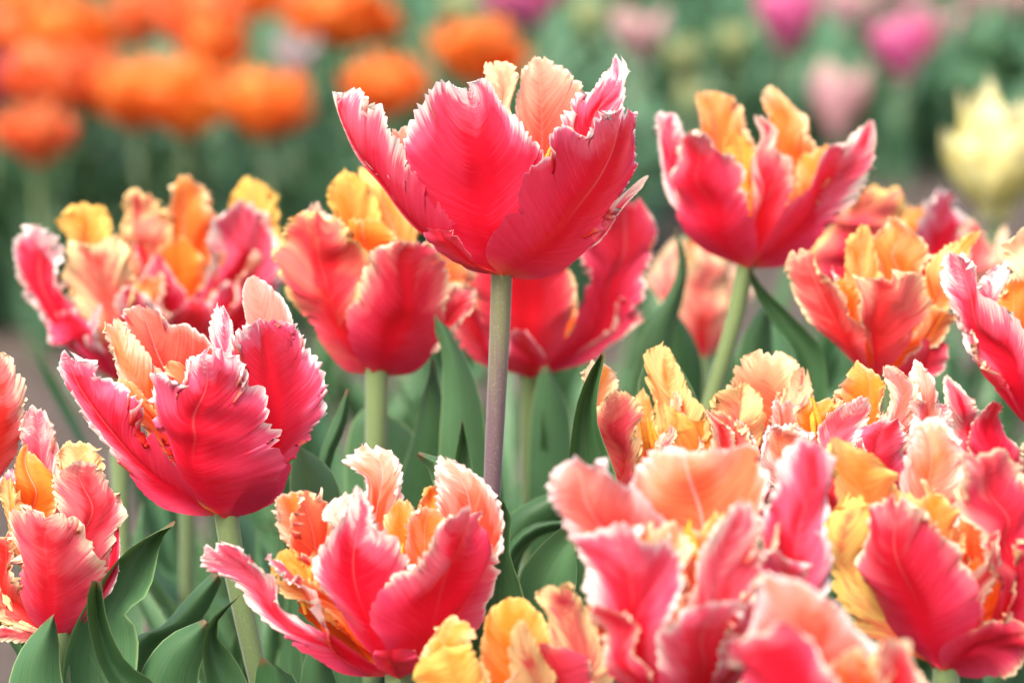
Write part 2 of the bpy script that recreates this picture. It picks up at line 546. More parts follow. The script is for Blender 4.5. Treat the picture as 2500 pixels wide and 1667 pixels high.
def arching_leaf(base, az, length, width, lean, droop, r, anchor, nv=18, nh=3, mat=None, twist=0.0):
    """an untraced leaf: rises from the ground, leans out towards az, tip bends over"""
    dirv = np.array([math.cos(az), math.sin(az), 0])
    s = np.linspace(0, 1, 7)
    ang = math.radians(88) - lean * s - droop * s ** 3
    st = length / 6
    pts = [np.array(base, float)]
    for k in range(1, 7):
        a = ang[k]
        pts.append(pts[-1] + st * (dirv * math.cos(a) + np.array([0, 0, 1]) * math.sin(a)))
    side = np.array([-dirv[1], dirv[0], 0])
    prof = np.array([0.35, 0.8, 1.0, 0.97, 0.78, 0.45, 0.0])
    Lp, Rp = [], []
    for k, p in enumerate(pts):
        tw = twist * s[k]
        sv = side * math.cos(tw) + np.array([0, 0, 1]) * math.sin(tw)
        inw = -dirv * 0.3 * width * prof[k]
        Lp.append(p - sv * width * prof[k] + inw)
        Rp.append(p + sv * width * prof[k] + inw)
    return leaf_surface((Lp, pts, Rp), anchor, r, nv, nh, 1.0, mat)


# ------------------------------------------------------------------ ground
gm = bpy.data.meshes.new('ground')
n = 60
xs = np.concatenate([np.linspace(-150, -3, 12), np.linspace(-2.6, 2.6, 60), np.linspace(3, 150, 12)])
ys = np.concatenate([np.linspace(-40, -0.2, 8), np.linspace(0, 9, 90), np.linspace(9.6, 300, 16)])
X, Y = np.meshgrid(xs, ys)
Z = np.where((np.abs(X) < 2.6) & (Y > 0) & (Y < 9), rng.uniform(-0.008, 0.008, X.shape), 0.0)
gme = grid_mesh('ground', np.stack([X, Y, Z], -1), np.stack([X, Y], -1), M_SOIL)
g = add('ground', gme)
g['kind'] = 'structure'

# ------------------------------------------------------------------ the parrot tulips of the near bed
ZA = (780, 100, 2.613)
ZB = (100, 650, 2.4125)
Z3 = (0, 380, 1.96)
Z4 = (450, 1040, 2.4758)
Z5 = (1300, 1000, 1.96)
Z6 = (1380, 780, 2.1)
Z7 = (1560, 180, 2.119)
Z8 = (0, 820, 1.8514)
Z9 = (650, 380, 2.7517)
ZC = (700, 700, 2.24)
Z0 = (0, 0, 1.0)

PLANTS = {}


def px(z, p):
    return z[0] + p[0] / z[2], z[1] + p[1] / z[2]


def tulip(key, label, z, base, Rmax, H, D, petals, foot=None, hi=False, prof=0.45, stemr=(0.0032, 0.0028), stem_mat=None, side_leaves=2, stamens=None, frills=0, front=0):
    """petals: (left edge, midrib, right edge, (depth factors), seen face, (orange, margin, yellow, pale), ruffle, teeth, ribs)
    A pixel only gives a direction; the depth is that of a cup of radius Rmax*t**prof around the flower's axis."""
    bx, by = px(z, base)
    B = at(bx, by, D)
    m_per_px = D / FPX / z[2]
    R0 = Rmax * m_per_px
    H0 = H * m_per_px
    fx, fy = foot if foot else (bx + random.uniform(-25, 25), 2000)
    fp = at(fx, fy, D)
    k = B[2] / (B[2] - fp[2])
    G = B + (fp - B) * k
    G[2] = 0.0
    root = bpy.data.objects.new('parrot_tulip', None)
    C.objects.link(root)
    root.location = G
    root.empty_display_size = 0.03
    tag(root, label, 'tulip', 'parrot tulips of the near bed')
    r = np.random.default_rng(sum(ord(c) for c in key) * 131 + 5)

    def lift(p, kf):
        x, y = px(z, p)
        d = 0.0
        for _ in range(6):
            Q = at(x, y, D + d)
            t = min(max((Q[2] - B[2]) / H0, 0.004), 1.15)
            R = R0 * t ** prof
            dx = Q[0] - B[0]
            d = 0.5 * d + 0.5 * kf * math.sqrt(max(R * R - dx * dx, 0.0))
        return at(x, y, D + d)

    for pt in petals:
        Lp, Mp, Rp, ks, face, col = pt[:6]
        ruf, tee, wav = (list(pt[6:]) + [2.4, 2.8, 1.1][len(pt) - 6:])[:3]
        if not isinstance(ks, tuple):
            ks = (ks, ks, ks)
        cur = [[lift(p, kf) for p in cc] for cc, kf in zip((Lp, Mp, Rp), ks)]
        o = add('petal', petal_mesh(cur, face, r, hi, ruf, tee, wav, G), root)
        o.color = col if hi else (col[0], col[1] * 1.1, col[2], col[3])
    # short frilled petals inside the cup
    for i in range(frills + front):
        phi = r.uniform(-.25, 3.4)
        ln = r.uniform(.5, .84)
        rho = r.uniform(.35, .8)
        if i >= frills:
            phi = r.uniform(3.5, 5.9)
            ln = r.uniform(.5, .74)
            rho = r.uniform(.55, .85)
        half = r.uniform(.35, .6)
        twist = r.uniform(-.5, .5)
        cur = [[], [], []]
        for t in (0.02, .25, .5, .75, 1.0):
            rad = R0 * rho * t ** prof * (1 + .12 * math.sin(5 * t + i))
            zz = H0 * ln * t
            for c_, sg in enumerate((-1, 0, 1)):
                a = phi + twist * t + sg * half * math.sin(math.pi * min(1, .12 + .80 * t)) ** .8
                cur[c_].append(B + np.array([math.cos(a) * rad, math.sin(a) * rad * .8, zz * (1 - .06 * abs(sg))]))
        back = math.sin(phi) > .05
        og = r.uniform(.2, 1.0)
        colr = (og, r.uniform(.06, .25), r.uniform(.2, .9), r.uniform(.0, .4)) if back else (r.uniform(0, .4), r.uniform(.08, .3), r.uniform(0, .7), r.uniform(0, .2))
        o = add('petal', petal_mesh(cur, 'i' if back else 'o', r, False, r.uniform(1.4, 2.5), r.uniform(1.9, 3.0), 1.2, G), root)
        o.color = colr
    # stem
    tip = B + np.array([0, 0, 0.004])
    mid = (B + G) / 2 + np.array([r.uniform(-.009, .009), r.uniform(-.004, .004), 0])
    add('stem', tube_mesh('stem', [G - G, mid - G, B - G, tip - G], [stemr[0] * 1.15, stemr[0] * 1.03, stemr[0] * .96, stemr[1], stemr[1], stemr[1] * 1.35], stem_mat or M_STEM, 16), root)
    if stamens:
        for (sx, sy, kf, ln) in stamens:
            p = lift((sx, sy), kf)
            a = r.uniform(-0.4, 0.4, 2)
            pts = [p - G + np.array([a[0], a[1], 1.0]) * ln * s for s in (-0.5, 0.0, 0.5)]
            add('stamen', tube_mesh('stamen', pts, [0.0005, 0.0010, 0.0003], M_STAMEN, 7, 8), root)
    for i in range(side_leaves):
        az = r.uniform(0, 6.28)
        o = add('leaf', arching_leaf((r.uniform(-.006, .006), r.uniform(-.006, .006), 0.0), az, r.uniform(.30, .40), r.uniform(.018, .028), r.uniform(.15, .5), r.uniform(.1, .7), r, np.zeros(3), 26, 4), root)
    PLANTS[key] = (root, G)
    return root


def traced_leaf(key, z, D, Lp, Mp, Rp, dep=(0.004, 0.0, 0.004), wavy=0.6):
    """a leaf whose visible blade is read off the photograph; it grows from the ground beside its plant"""
    root, G = PLANTS[key]
    x0, y0 = px(z, Mp[0])
    P0 = at(x0, y0, D)
    foot = np.array([P0[0] * 0.4 + G[0] * 0.6, D * 0.5 + G[1] * 0.5, 0.0])
    mid = foot * 0.45 + P0 * 0.55
    mid[1] = foot[1] * 0.45 + D * 0.55
    cur = []
    for cc, dd, sx in ((Lp, dep[0], -1), (Mp, dep[1], 0), (Rp, dep[2], 1)):
        q = [at(*px(z, p), D + dd) for p in cc]
        wv = np.array([0.006 * sx, 0, 0])
        mv = (q[0] - P0) * 0.85
        cur.append([foot + wv, mid + mv] + q)
    r = np.random.default_rng(int(x0 * 7 + y0))
    return add('leaf', leaf_surface(cur, G, r, 90, 7, wavy), root)


# pigment presets: (orange, margin width, margin yellowness, paleness)
PK = (0.0, 0.16, 0.0, 0.0)
PKW = (0.0, 0.34, 0.05, 0.05)
PKN = (0.0, 0.07, 0.1, 0.0)
RO = (0.35, 0.28, 0.45, 0.1)
ROY = (0.45, 0.42, 0.8, 0.25)
SAL = (0.25, 0.14, 0.25, 0.9)
SALW = (0.3, 0.26, 0.1, 0.5)
ORG = (0.9, 0.10, 0.7, 0.15)
ORP = (0.8, 0.12, 0.6, 0.35)
YEL = (1.0, 0.40, 1.0, 0.75)
PPK = (0.0, 0.25, 0.1, 0.9)
INR = (0.2, 0.1, 0.1, 0.0)

# ---- the tall sharp one
tulip('A', 'tallest coral pink parrot tulip, sharp, on a bare mauve stem above the rest', ZA, (1165, 1492), 1000, 1410, 1.05, [
    ([(1150, 1480), (740, 1225), (440, 850), (240, 540), (110, 305)], [(1150, 1488), (690, 1250), (335, 855), (150, 540), (95, 300)],
     [(1150, 1480), (800, 1100), (580, 760), (490, 560), (350, 400), (230, 310), (140, 320)], (0.5, -0.1, -0.5), 'o', (0.05, .26, .15, 0), 1.6, 2.2, .7),
    ([(1150, 1486), (900, 1370), (640, 1180), (475, 1000), (450, 740), (590, 480), (690, 300), (810, 250), (930, 300)], [(1160, 1490), (1070, 1200), (1005, 800), (965, 500), (932, 300)],
     [(1170, 1490), (1290, 1150), (1450, 770), (1330, 580), (1150, 380), (1050, 260), (990, 238), (940, 262)], -0.6, 'o', (0.0, .20, .05, 0), 1.1, 2.0, .9),
    ([(1150, 1494), (960, 1465), (800, 1380), (700, 1270), (650, 1190)], [(1150, 1490), (950, 1400), (820, 1280), (730, 1195)],
     [(1150, 1480), (990, 1430), (965, 1360), (870, 1240), (835, 1190)], (-.75, -.85, -.95), 'o', (0, .03, 0, .12), .6, .5, .3),
    ([(1150, 1490), (1080, 1360), (1120, 1230), (1220, 1080), (1240, 970), (1300, 840), (1430, 745), (1550, 585), (1720, 575), (1790, 470), (1920, 420)],
     [(1165, 1500), (1430, 1330), (1670, 1050), (1860, 720), (1945, 425)],
     [(1180, 1506), (1400, 1508), (1620, 1410), (1820, 1190), (1960, 930), (2035, 700), (2015, 500), (1965, 420)], (-.9, -.8, -.3), 'o', (0.0, .22, 0, .05), 1.5, 3.8, .9),
    ([(1180, 1480), (1620, 1260), (1880, 1010), (2030, 915), (2105, 868)], [(1180, 1490), (1680, 1300), (1920, 1030), (2050, 935), (2112, 872)],
     [(1190, 1500), (1720, 1330), (1930, 1070), (2065, 960), (2118, 878)], (0.1, -.1, -.25), 'o', (0, .1, .3, .0), .15, .3, .1),
    ([(1150, 1420), (1200, 800), (1235, 420), (1285, 190), (1350, 84)], [(1165, 1420), (1380, 800), (1405, 350), (1400, 80)],
     [(1190, 1420), (1640, 800), (1720, 360), (1640, 210), (1560, 150), (1490, 88)], 0.7, 'i', (.15, .16, .35, .85), 1.2, 2.0, .5),
    ([(1130, 1420), (1060, 700), (1045, 300), (1038, 160)], [(1140, 1420), (1160, 700), (1165, 300), (1120, 115)],
     [(1150, 1420), (1260, 700), (1230, 350), (1275, 130)], 0.6, 'i', (.15, .45, .6, .7), 2.0, 1.8, .7),
    ([(1180, 1420), (1500, 800), (1560, 430), (1640, 330), (1790, 220), (1850, 72)], [(1190, 1420), (1680, 800), (1770, 480), (1890, 280), (1895, 68)],
     [(1210, 1420), (1850, 800), (1940, 420), (1960, 330), (1975, 160), (1920, 75)], 0.3, 'o', (0.05, .19, 0, 0), 1.2, 3.0, .6),
    ([(1160, 1400), (1420, 800), (1490, 660)], [(1170, 1400), (1500, 800), (1580, 545)], [(1190, 1400), (1640, 800), (1660, 620)], 0.05, 'i', ORG, 1.5, 2, .5),
    ([(1140, 1430), (700, 900), (480, 640), (420, 520)], [(1145, 1430), (800, 900), (560, 640), (500, 540)], [(1150, 1430), (1000, 900), (700, 620), (560, 520)], 0.45, 'i', (.2, .2, .3, .8), 1.5, 1.5, .5),
], foot=(1200, 1210), hi=True, stemr=(0.0030, 0.0025), stem_mat=M_MSTEM, side_leaves=0,
    stamens=[(1480, 800, 0, .016), (1420, 820, .05, .016), (1530, 790, .05, .016)])

# ---- the sharp one lower left
tulip('B', 'hot pink tulip with white toothed petals and an open orange red throat, sharp', ZB, (1085, 1484), 800, 1410, 1.03, [
    ([(1060, 1470), (860, 1452), (680, 1390), (420, 1110), (150, 730), (92, 520), (115, 478)], [(1060, 1470), (680, 1250), (400, 960), (235, 700), (150, 478)],
     [(1060, 1465), (940, 1400), (850, 1240), (745, 1130), (690, 1020), (580, 960), (560, 800), (440, 700), (300, 540), (200, 490)], (0, -.5, -.75), 'o', (0, .16, 0, .06), 1.8, 3.2, .9),
    ([(1060, 1475), (880, 1330), (760, 1080), (690, 900), (632, 700), (660, 630), (800, 680), (880, 560), (985, 470)], [(1075, 1484), (910, 1200), (900, 950), (960, 700), (1012, 480)],
     [(1090, 1486), (1290, 1420), (1400, 1250), (1435, 1100), (1390, 930), (1310, 720), (1200, 570), (1110, 480), (1040, 470)], (-.75, -.8, -.75), 'o', (0, .20, 0, .06), 1.3, 3.4, 1.2),
    ([(1080, 1480), (1220, 1200), (1150, 750), (1105, 500), (1190, 350), (1270, 300)], [(1090, 1480), (1370, 1050), (1340, 600), (1300, 298)],
     [(1100, 1484), (1380, 1360), (1470, 1180), (1580, 1010), (1665, 850), (1610, 540), (1520, 390), (1400, 300)], (-.5, -.4, .05), 'o', (0, .18, 0, .06), 1.3, 3.4, .9),
    ([(1080, 1400), (1180, 700), (1195, 300), (1205, 90)], [(1090, 1400), (1330, 700), (1330, 350), (1240, 64)],
     [(1100, 1400), (1510, 700), (1520, 370), (1430, 190), (1275, 68)], .55, 'i', (0.05, .06, 0, .95), .8, .8, .4),
    ([(1070, 1400), (1060, 700), (1000, 370), (1005, 280), (1040, 196)], [(1075, 1400), (1110, 700), (1090, 350), (1060, 194)],
     [(1085, 1400), (1180, 700), (1165, 420), (1110, 230)], .3, 'o', (0, .3, 0, .1), 1.5, 3.4, .8),
    ([(1060, 1400), (580, 620), (500, 370), (495, 270), (560, 236)], [(1070, 1400), (760, 620), (640, 400), (580, 236)],
     [(1075, 1400), (1080, 700), (1010, 480), (880, 350), (760, 330), (700, 270), (620, 240)], .65, 'i', (.1, .06, .1, .25), 1.4, 1.4, .7),
    ([(1050, 1400), (480, 720), (420, 540), (330, 350)], [(1060, 1400), (640, 820), (500, 560), (400, 310)],
     [(1065, 1400), (800, 800), (650, 540), (550, 430), (470, 320)], .25, 'i', (.75, .3, .4, .6), 1.6, 2.6, .8),
    ([(1050, 1400), (520, 880), (420, 700)], [(1060, 1400), (590, 830), (470, 645)], [(1065, 1400), (690, 860), (590, 720)], -.1, 'i', (.6, .1, .6, .9), 1.2, 1.2, .4),
    ([(1070, 1400), (820, 700), (690, 560)], [(1080, 1400), (920, 700), (800, 540)], [(1090, 1400), (1060, 700), (900, 580)], .2, 'i', (.4, .1, .6, 0), 1.6, 2.6, .6),
], foot=(632, 1640), hi=True, stemr=(0.0032, 0.0028), side_leaves=1,
    stamens=[(760, 880, .1, .014), (700, 900, .1, .014), (820, 860, .15, .014)])

# ---- behind on the left: two blurred ones
tulip('C', 'blurred coral tulip with a ruffled yellow petal, leaning out over bare soil', Z3, (560, 1085), 480, 880, 1.23, [
    ([(540, 1070), (300, 890), (110, 640), (86, 470), (140, 315)], [(545, 1070), (350, 850), (190, 600), (155, 320)], [(550, 1070), (480, 830), (380, 680), (290, 520), (250, 390), (190, 330)], (0, -.5, -.6), 'o', PKW),
    ([(550, 1040), (320, 500), (290, 330), (295, 212)], [(555, 1040), (430, 500), (400, 330), (400, 206)], [(560, 1040), (570, 500), (555, 330), (510, 220)], .5, 'i', YEL),
    ([(550, 1075), (400, 800), (310, 550), (360, 385)], [(560, 1080), (520, 800), (490, 560), (490, 380)], [(570, 1080), (650, 800), (665, 600), (630, 440), (550, 375)], -.6, 'o', (.5, .75, .7, .3)),
    ([(550, 1075), (370, 930), (270, 830), (222, 735)], [(555, 1075), (430, 900), (350, 800), (270, 725)], [(560, 1075), (480, 900), (450, 830), (360, 760)], -.85, 'o', PK),
    ([(555, 1075), (420, 900), (430, 800), (460, 715)], [(560, 1075), (450, 900), (460, 800), (475, 715)], [(565, 1075), (500, 900), (490, 800), (488, 720)], -.85, 'o', PK),
    ([(560, 1075), (540, 850), (550, 700), (600, 640)], [(565, 1080), (620, 850), (640, 700), (660, 620)], [(575, 1080), (700, 880), (765, 740), (730, 640)], -.6, 'o', PKW),
], frills=3, foot=(285, 1900), side_leaves=2)
tulip('C2', 'blurred pink tulip with peach and yellow frilled back petals, beside the leaning coral one', Z3, (900, 1085), 420, 980, 1.27, [
    ([(890, 1070), (920, 700), (1000, 450), (1050, 250)], [(900, 1070), (1150, 650), (1190, 400), (1150, 222)], [(910, 1070), (1300, 780), (1345, 480), (1280, 290), (1200, 220)], (-.5, -.4, -.1), 'o', PKW),
    ([(880, 1040), (810, 600), (800, 350), (820, 140)], [(890, 1040), (885, 600), (885, 300), (880, 80)], [(900, 1040), (1010, 600), (1075, 350), (1020, 170), (920, 90)], .2, 'i', ORP),
    ([(870, 1060), (610, 600), (565, 350), (575, 150)], [(880, 1060), (700, 600), (670, 300), (650, 130)], [(890, 1060), (860, 500), (810, 300), (775, 180)], .1, 'o', (.2, .7, .8, .2)),
    ([(900, 1040), (1110, 500), (1110, 250), (1125, 130)], [(910, 1040), (1220, 500), (1210, 250), (1200, 90)], [(920, 1040), (1345, 500), (1355, 260), (1270, 125)], .6, 'i', YEL),
    ([(890, 1080), (720, 820), (695, 600), (735, 478)], [(895, 1085), (800, 780), (780, 600), (745, 474)], [(905, 1085), (930, 820), (880, 650), (770, 490)], -.7, 'o', PKN, .8, .8),
    ([(890, 1060), (760, 600), (730, 450), (800, 380)], [(895, 1060), (850, 600), (840, 450), (870, 400)], [(900, 1060), (980, 600), (960, 470), (930, 430)], -.1, 'i', ORG),
    ([(895, 1080), (930, 800), (950, 680), (970, 600)], [(900, 1080), (980, 800), (1000, 680), (1010, 600)], [(905, 1080), (1040, 800), (1050, 690), (1040, 620)], -.4, 'i', ORG),
    ([(900, 1080), (1050, 760), (1000, 560), (1035, 410)], [(905, 1080), (1100, 720), (1120, 560), (1110, 430)], [(910, 1080), (1210, 740), (1265, 560), (1200, 430)], -.45, 'i', (.3, .35, .3, .6), 2.2, 2.6),
    ([(900, 1085), (980, 850), (990, 700), (1080, 560)], [(905, 1085), (1080, 850), (1130, 700), (1140, 600)], [(910, 1085), (1220, 900), (1290, 760), (1240, 640)], -.6, 'o', PK),
], frills=4, front=2, foot=(470, 1900), side_leaves=2)

# ---- behind the tall one
tulip('D', 'coral tulip with cream toothed margins on a pale green stem, behind the tall one', Z9, (745, 1476), 640, 1150, 1.15, [
    ([(720, 1470), (540, 1430), (330, 1190), (190, 990), (120, 800), (105, 520), (170, 330)], [(725, 1474), (500, 1150), (410, 850), (350, 600), (320, 370)], [(730, 1476), (640, 1150), (640, 900), (705, 680), (580, 560), (500, 390)], (-.1, -.5, -.65), 'o', (.22, .34, .85, .1), 2.0, 2.8, .8),
    ([(730, 1474), (580, 1280), (535, 1090), (580, 930), (640, 750), (730, 620), (900, 520)], [(745, 1478), (860, 1200), (935, 900), (945, 700), (960, 535)], [(755, 1478), (1000, 1440), (1180, 1220), (1220, 900), (1170, 680), (1060, 550)], (-.8, -.8, -.4), 'o', (.03, .24, .5, .05), 1.6, 2.6, .9),
    ([(745, 1474), (1050, 1080), (1220, 860), (1385, 815)], [(750, 1476), (1120, 1180), (1290, 980), (1415, 920)], [(755, 1478), (1130, 1320), (1300, 1120), (1415, 1020)], (-.1, -.1, 0), 'o', (.1, .2, .4, .1), 1.8, 4.0, 1.0),
    ([(735, 1440), (540, 800), (540, 560), (560, 450)], [(745, 1440), (680, 800), (680, 560), (660, 425)], [(755, 1440), (880, 800), (880, 600), (820, 500)], 0, 'i', ORG, 1.6, 2.6, .8),
    ([(730, 1440), (440, 560), (390, 260), (450, 130)], [(740, 1440), (590, 500), (540, 200), (525, 50)], [(745, 1440), (760, 500), (680, 250), (600, 130)], .5, 'i', YEL, 2.2, 2.8, .8),
    ([(740, 1440), (720, 560), (640, 280), (610, 60)], [(750, 1440), (860, 560), (800, 280), (680, 60)], [(760, 1440), (1060, 640), (930, 380), (780, 150)], .65, 'i', (1, .4, .9, .8), 2.2, 2.4, .8),
    ([(725, 1440), (280, 600), (215, 400), (250, 300)], [(730, 1440), (360, 600), (320, 400), (310, 275)], [(735, 1440), (480, 600), (420, 400), (390, 290)], .3, 'i', (.5, .7, .3, .9), 1.8, 2.2, .7),
    ([(745, 1440), (980, 800), (1120, 620), (1100, 500)], [(750, 1440), (1080, 850), (1230, 700), (1220, 580)], [(755, 1440), (1180, 950), (1350, 800), (1330, 680)], .3, 'i', (.7, .3, .5, .3)),
], frills=3, foot=(916, 1080), stemr=(0.0033, 0.0030), side_leaves=2)
tulip('E', 'crimson pink tulip with coarsely notched side petals, directly behind the tall mauve stem', Z0, (1296, 922), 280, 470, 1.22, [
    ([(1300, 918), (1400, 800), (1420, 650), (1440, 540), (1490, 480)], [(1305, 920), (1460, 800), (1510, 640), (1545, 480)], [(1310, 920), (1470, 860), (1560, 745), (1600, 610), (1580, 500)], (-.4, -.25, 0), 'o', (0, .1, .2, .1), 2.0, 4.0, .8),
    ([(1285, 918), (1190, 820), (1150, 700), (1140, 560)], [(1296, 922), (1290, 800), (1280, 680), (1280, 550)], [(1305, 920), (1375, 830), (1400, 720), (1385, 630), (1350, 550)], -.7, 'o', (.15, .14, .7, 0), 1.6, 2.4),
    ([(1285, 918), (1150, 870), (1075, 760), (1080, 620)], [(1290, 920), (1190, 830), (1140, 720), (1140, 600)], [(1296, 920), (1240, 800), (1210, 700), (1220, 600)], (0, -.3, -.5), 'o', (.2, .12, .5, .1), 1.6, 2.4),
    ([(1290, 922), (1238, 895), (1238, 835), (1262, 806)], [(1298, 924), (1288, 870), (1282, 815)], [(1304, 922), (1335, 880), (1315, 840), (1290, 808)], -.95, 'o', (0, .06, 0, .2), .6, .6),
    ([(1290, 900), (1150, 720), (1130, 600), (1150, 530)], [(1296, 900), (1260, 720), (1240, 600), (1230, 520)], [(1302, 900), (1380, 720), (1360, 600), (1330, 520)], .5, 'i', ORG),
    ([(1310, 918), (1480, 800), (1500, 740), (1530, 700)], [(1312, 920), (1500, 820), (1530, 770), (1575, 770)], [(1314, 921), (1490, 850), (1540, 810), (1570, 800)], .1, 'o', (.1, .15, .3, .1), 1.5, 3.5),
], frills=2, foot=(1282, 1250), stemr=(0.0034, 0.0031), side_leaves=2)

# ---- right
tulip('F', 'raised coral red tulip with orange inner petals, softly blurred, on a long green stem', Z7, (560, 1008), 580, 950, 1.20, [
    ([(545, 1002), (300, 880), (175, 640), (195, 400), (240, 282)], [(555, 1006), (390, 800), (310, 560), (265, 285)], [(565, 1008), (605, 880), (585, 680), (530, 490), (400, 390), (290, 295)], (-.5, -.7, -.85), 'o', (0, .16, .3, .08), 1.6, 2.0),
    ([(545, 1000), (170, 680), (118, 400), (88, 215)], [(550, 1000), (220, 660), (175, 400), (140, 198)], [(555, 1000), (320, 640), (250, 400), (190, 215)], (.2, 0, -.2), 'o', PKW, 1.2, 1.6),
    ([(560, 1008), (660, 870), (770, 690), (900, 550), (960, 400), (1090, 310), (1160, 245)], [(570, 1008), (800, 820), (990, 600), (1110, 420), (1190, 248)], [(575, 1008), (800, 970), (1050, 720), (1165, 540), (1225, 380), (1215, 262)], (-.8, -.6, -.1), 'o', (0, .2, .2, .08), 1.6, 2.2),
    ([(555, 1000), (570, 800), (600, 500), (605, 330), (605, 215)], [(560, 1000), (630, 700), (640, 400), (625, 212)], [(570, 1000), (790, 680), (785, 480), (710, 330), (645, 214)], -.35, 'o', (.15, .22, .3, 0), 1.2, 1.6),
    ([(550, 980), (330, 500), (295, 300), (286, 76)], [(558, 980), (450, 500), (380, 250), (335, 62)], [(565, 980), (620, 500), (550, 220), (400, 90)], .6, 'i', ORP, 1.6, 2.2),
    ([(555, 980), (650, 400), (630, 180), (690, 62)], [(565, 980), (760, 500), (745, 250), (715, 58)], [(575, 980), (930, 500), (885, 280), (800, 145), (735, 64)], .7, 'i', ORP, 1.4, 1.8),
    ([(550, 980), (470, 480), (440, 330)], [(558, 980), (530, 480), (500, 272)], [(566, 980), (600, 480), (570, 330)], .2, 'i', YEL),
    ([(565, 980), (820, 560), (845, 420)], [(572, 980), (910, 560), (910, 380)], [(580, 980), (1010, 520), (1000, 345)], .35, 'i', ORG),
], frills=2, foot=(1735, 960), stemr=(0.0027, 0.0024), side_leaves=2, stamens=[(520, 500, .1, .016), (560, 480, .1, .016), (480, 520, .1, .016)])
tulip('G', 'wilting low tulip of dull pink and olive petals under the raised coral red tulip', Z7, (320, 1500), 330, 700, 1.42, [
    ([(300, 1490), (120, 1200), (30, 1080), (150, 850)], [(310, 1495), (180, 1200), (130, 1050), (190, 840)], [(320, 1495), (260, 1200), (240, 1050), (230, 850)], -.3, 'o', (.15, .5, .55, 1.0)),
    ([(310, 1495), (210, 1250), (230, 1000), (300, 860)], [(320, 1498), (330, 1250), (350, 1000), (340, 850)], [(330, 1498), (470, 1250), (450, 1000), (400, 880)], -.7, 'o', (.4, .6, .6, 1.0)),
    ([(325, 1495), (400, 1200), (460, 1000), (500, 900)], [(330, 1498), (480, 1200), (530, 1020), (550, 920)], [(335, 1495), (540, 1250), (580, 1100), (575, 950)], -.2, 'o', (.1, .45, .4, 1.0)),
    ([(310, 1480), (230, 1100), (240, 900), (300, 840)], [(320, 1480), (330, 1100), (340, 900), (360, 830)], [(330, 1480), (440, 1100), (440, 900), (420, 850)], .5, 'i', ORG),
], foot=(1715, 1900), side_leaves=2)
tulip('I', 'rosy tulip with a lemon frill, blurred, half hidden behind the orange crested tulip', Z7, (1290, 1300), 420, 720, 1.33, [
    ([(1270, 1290), (900, 1050), (950, 780), (1130, 640)], [(1280, 1295), (1080, 950), (1150, 720), (1250, 580)], [(1290, 1295), (1310, 900), (1400, 700), (1390, 620)], -.6, 'o', (0, .4, .9, .3)),
    ([(1290, 1295), (1420, 830), (1460, 690), (1530, 605)], [(1300, 1295), (1560, 850), (1580, 700), (1585, 595)], [(1310, 1295), (1730, 950), (1700, 740), (1640, 620)], (-.5, -.4, -.2), 'o', PKW),
    ([(1280, 1270), (1310, 800), (1380, 690)], [(1290, 1270), (1440, 800), (1430, 680)], [(1300, 1270), (1520, 850), (1500, 700)], .4, 'i', ORG),
    ([(1300, 1290), (1640, 900), (1700, 720)], [(1310, 1290), (1740, 950), (1740, 730)], [(1315, 1290), (1840, 1000), (1790, 790)], .1, 'o', RO),
    ([(1310, 1290), (1760, 1050), (1850, 900), (1890, 770)], [(1312, 1290), (1820, 1050), (1880, 900), (1910, 762)], [(1315, 1290), (1880, 1080), (1920, 900), (1935, 775)], .1, 'i', (.4, .3, .4, .8)),
    ([(1270, 1290), (960, 1150), (860, 1000), (900, 880)], [(1275, 1290), (1020, 1100), (950, 950), (960, 850)], [(1280, 1290), (1100, 1100), (1060, 950), (1040, 840)], -.2, 'o', PK),
], frills=2, foot=(2180, 1900), side_leaves=2)
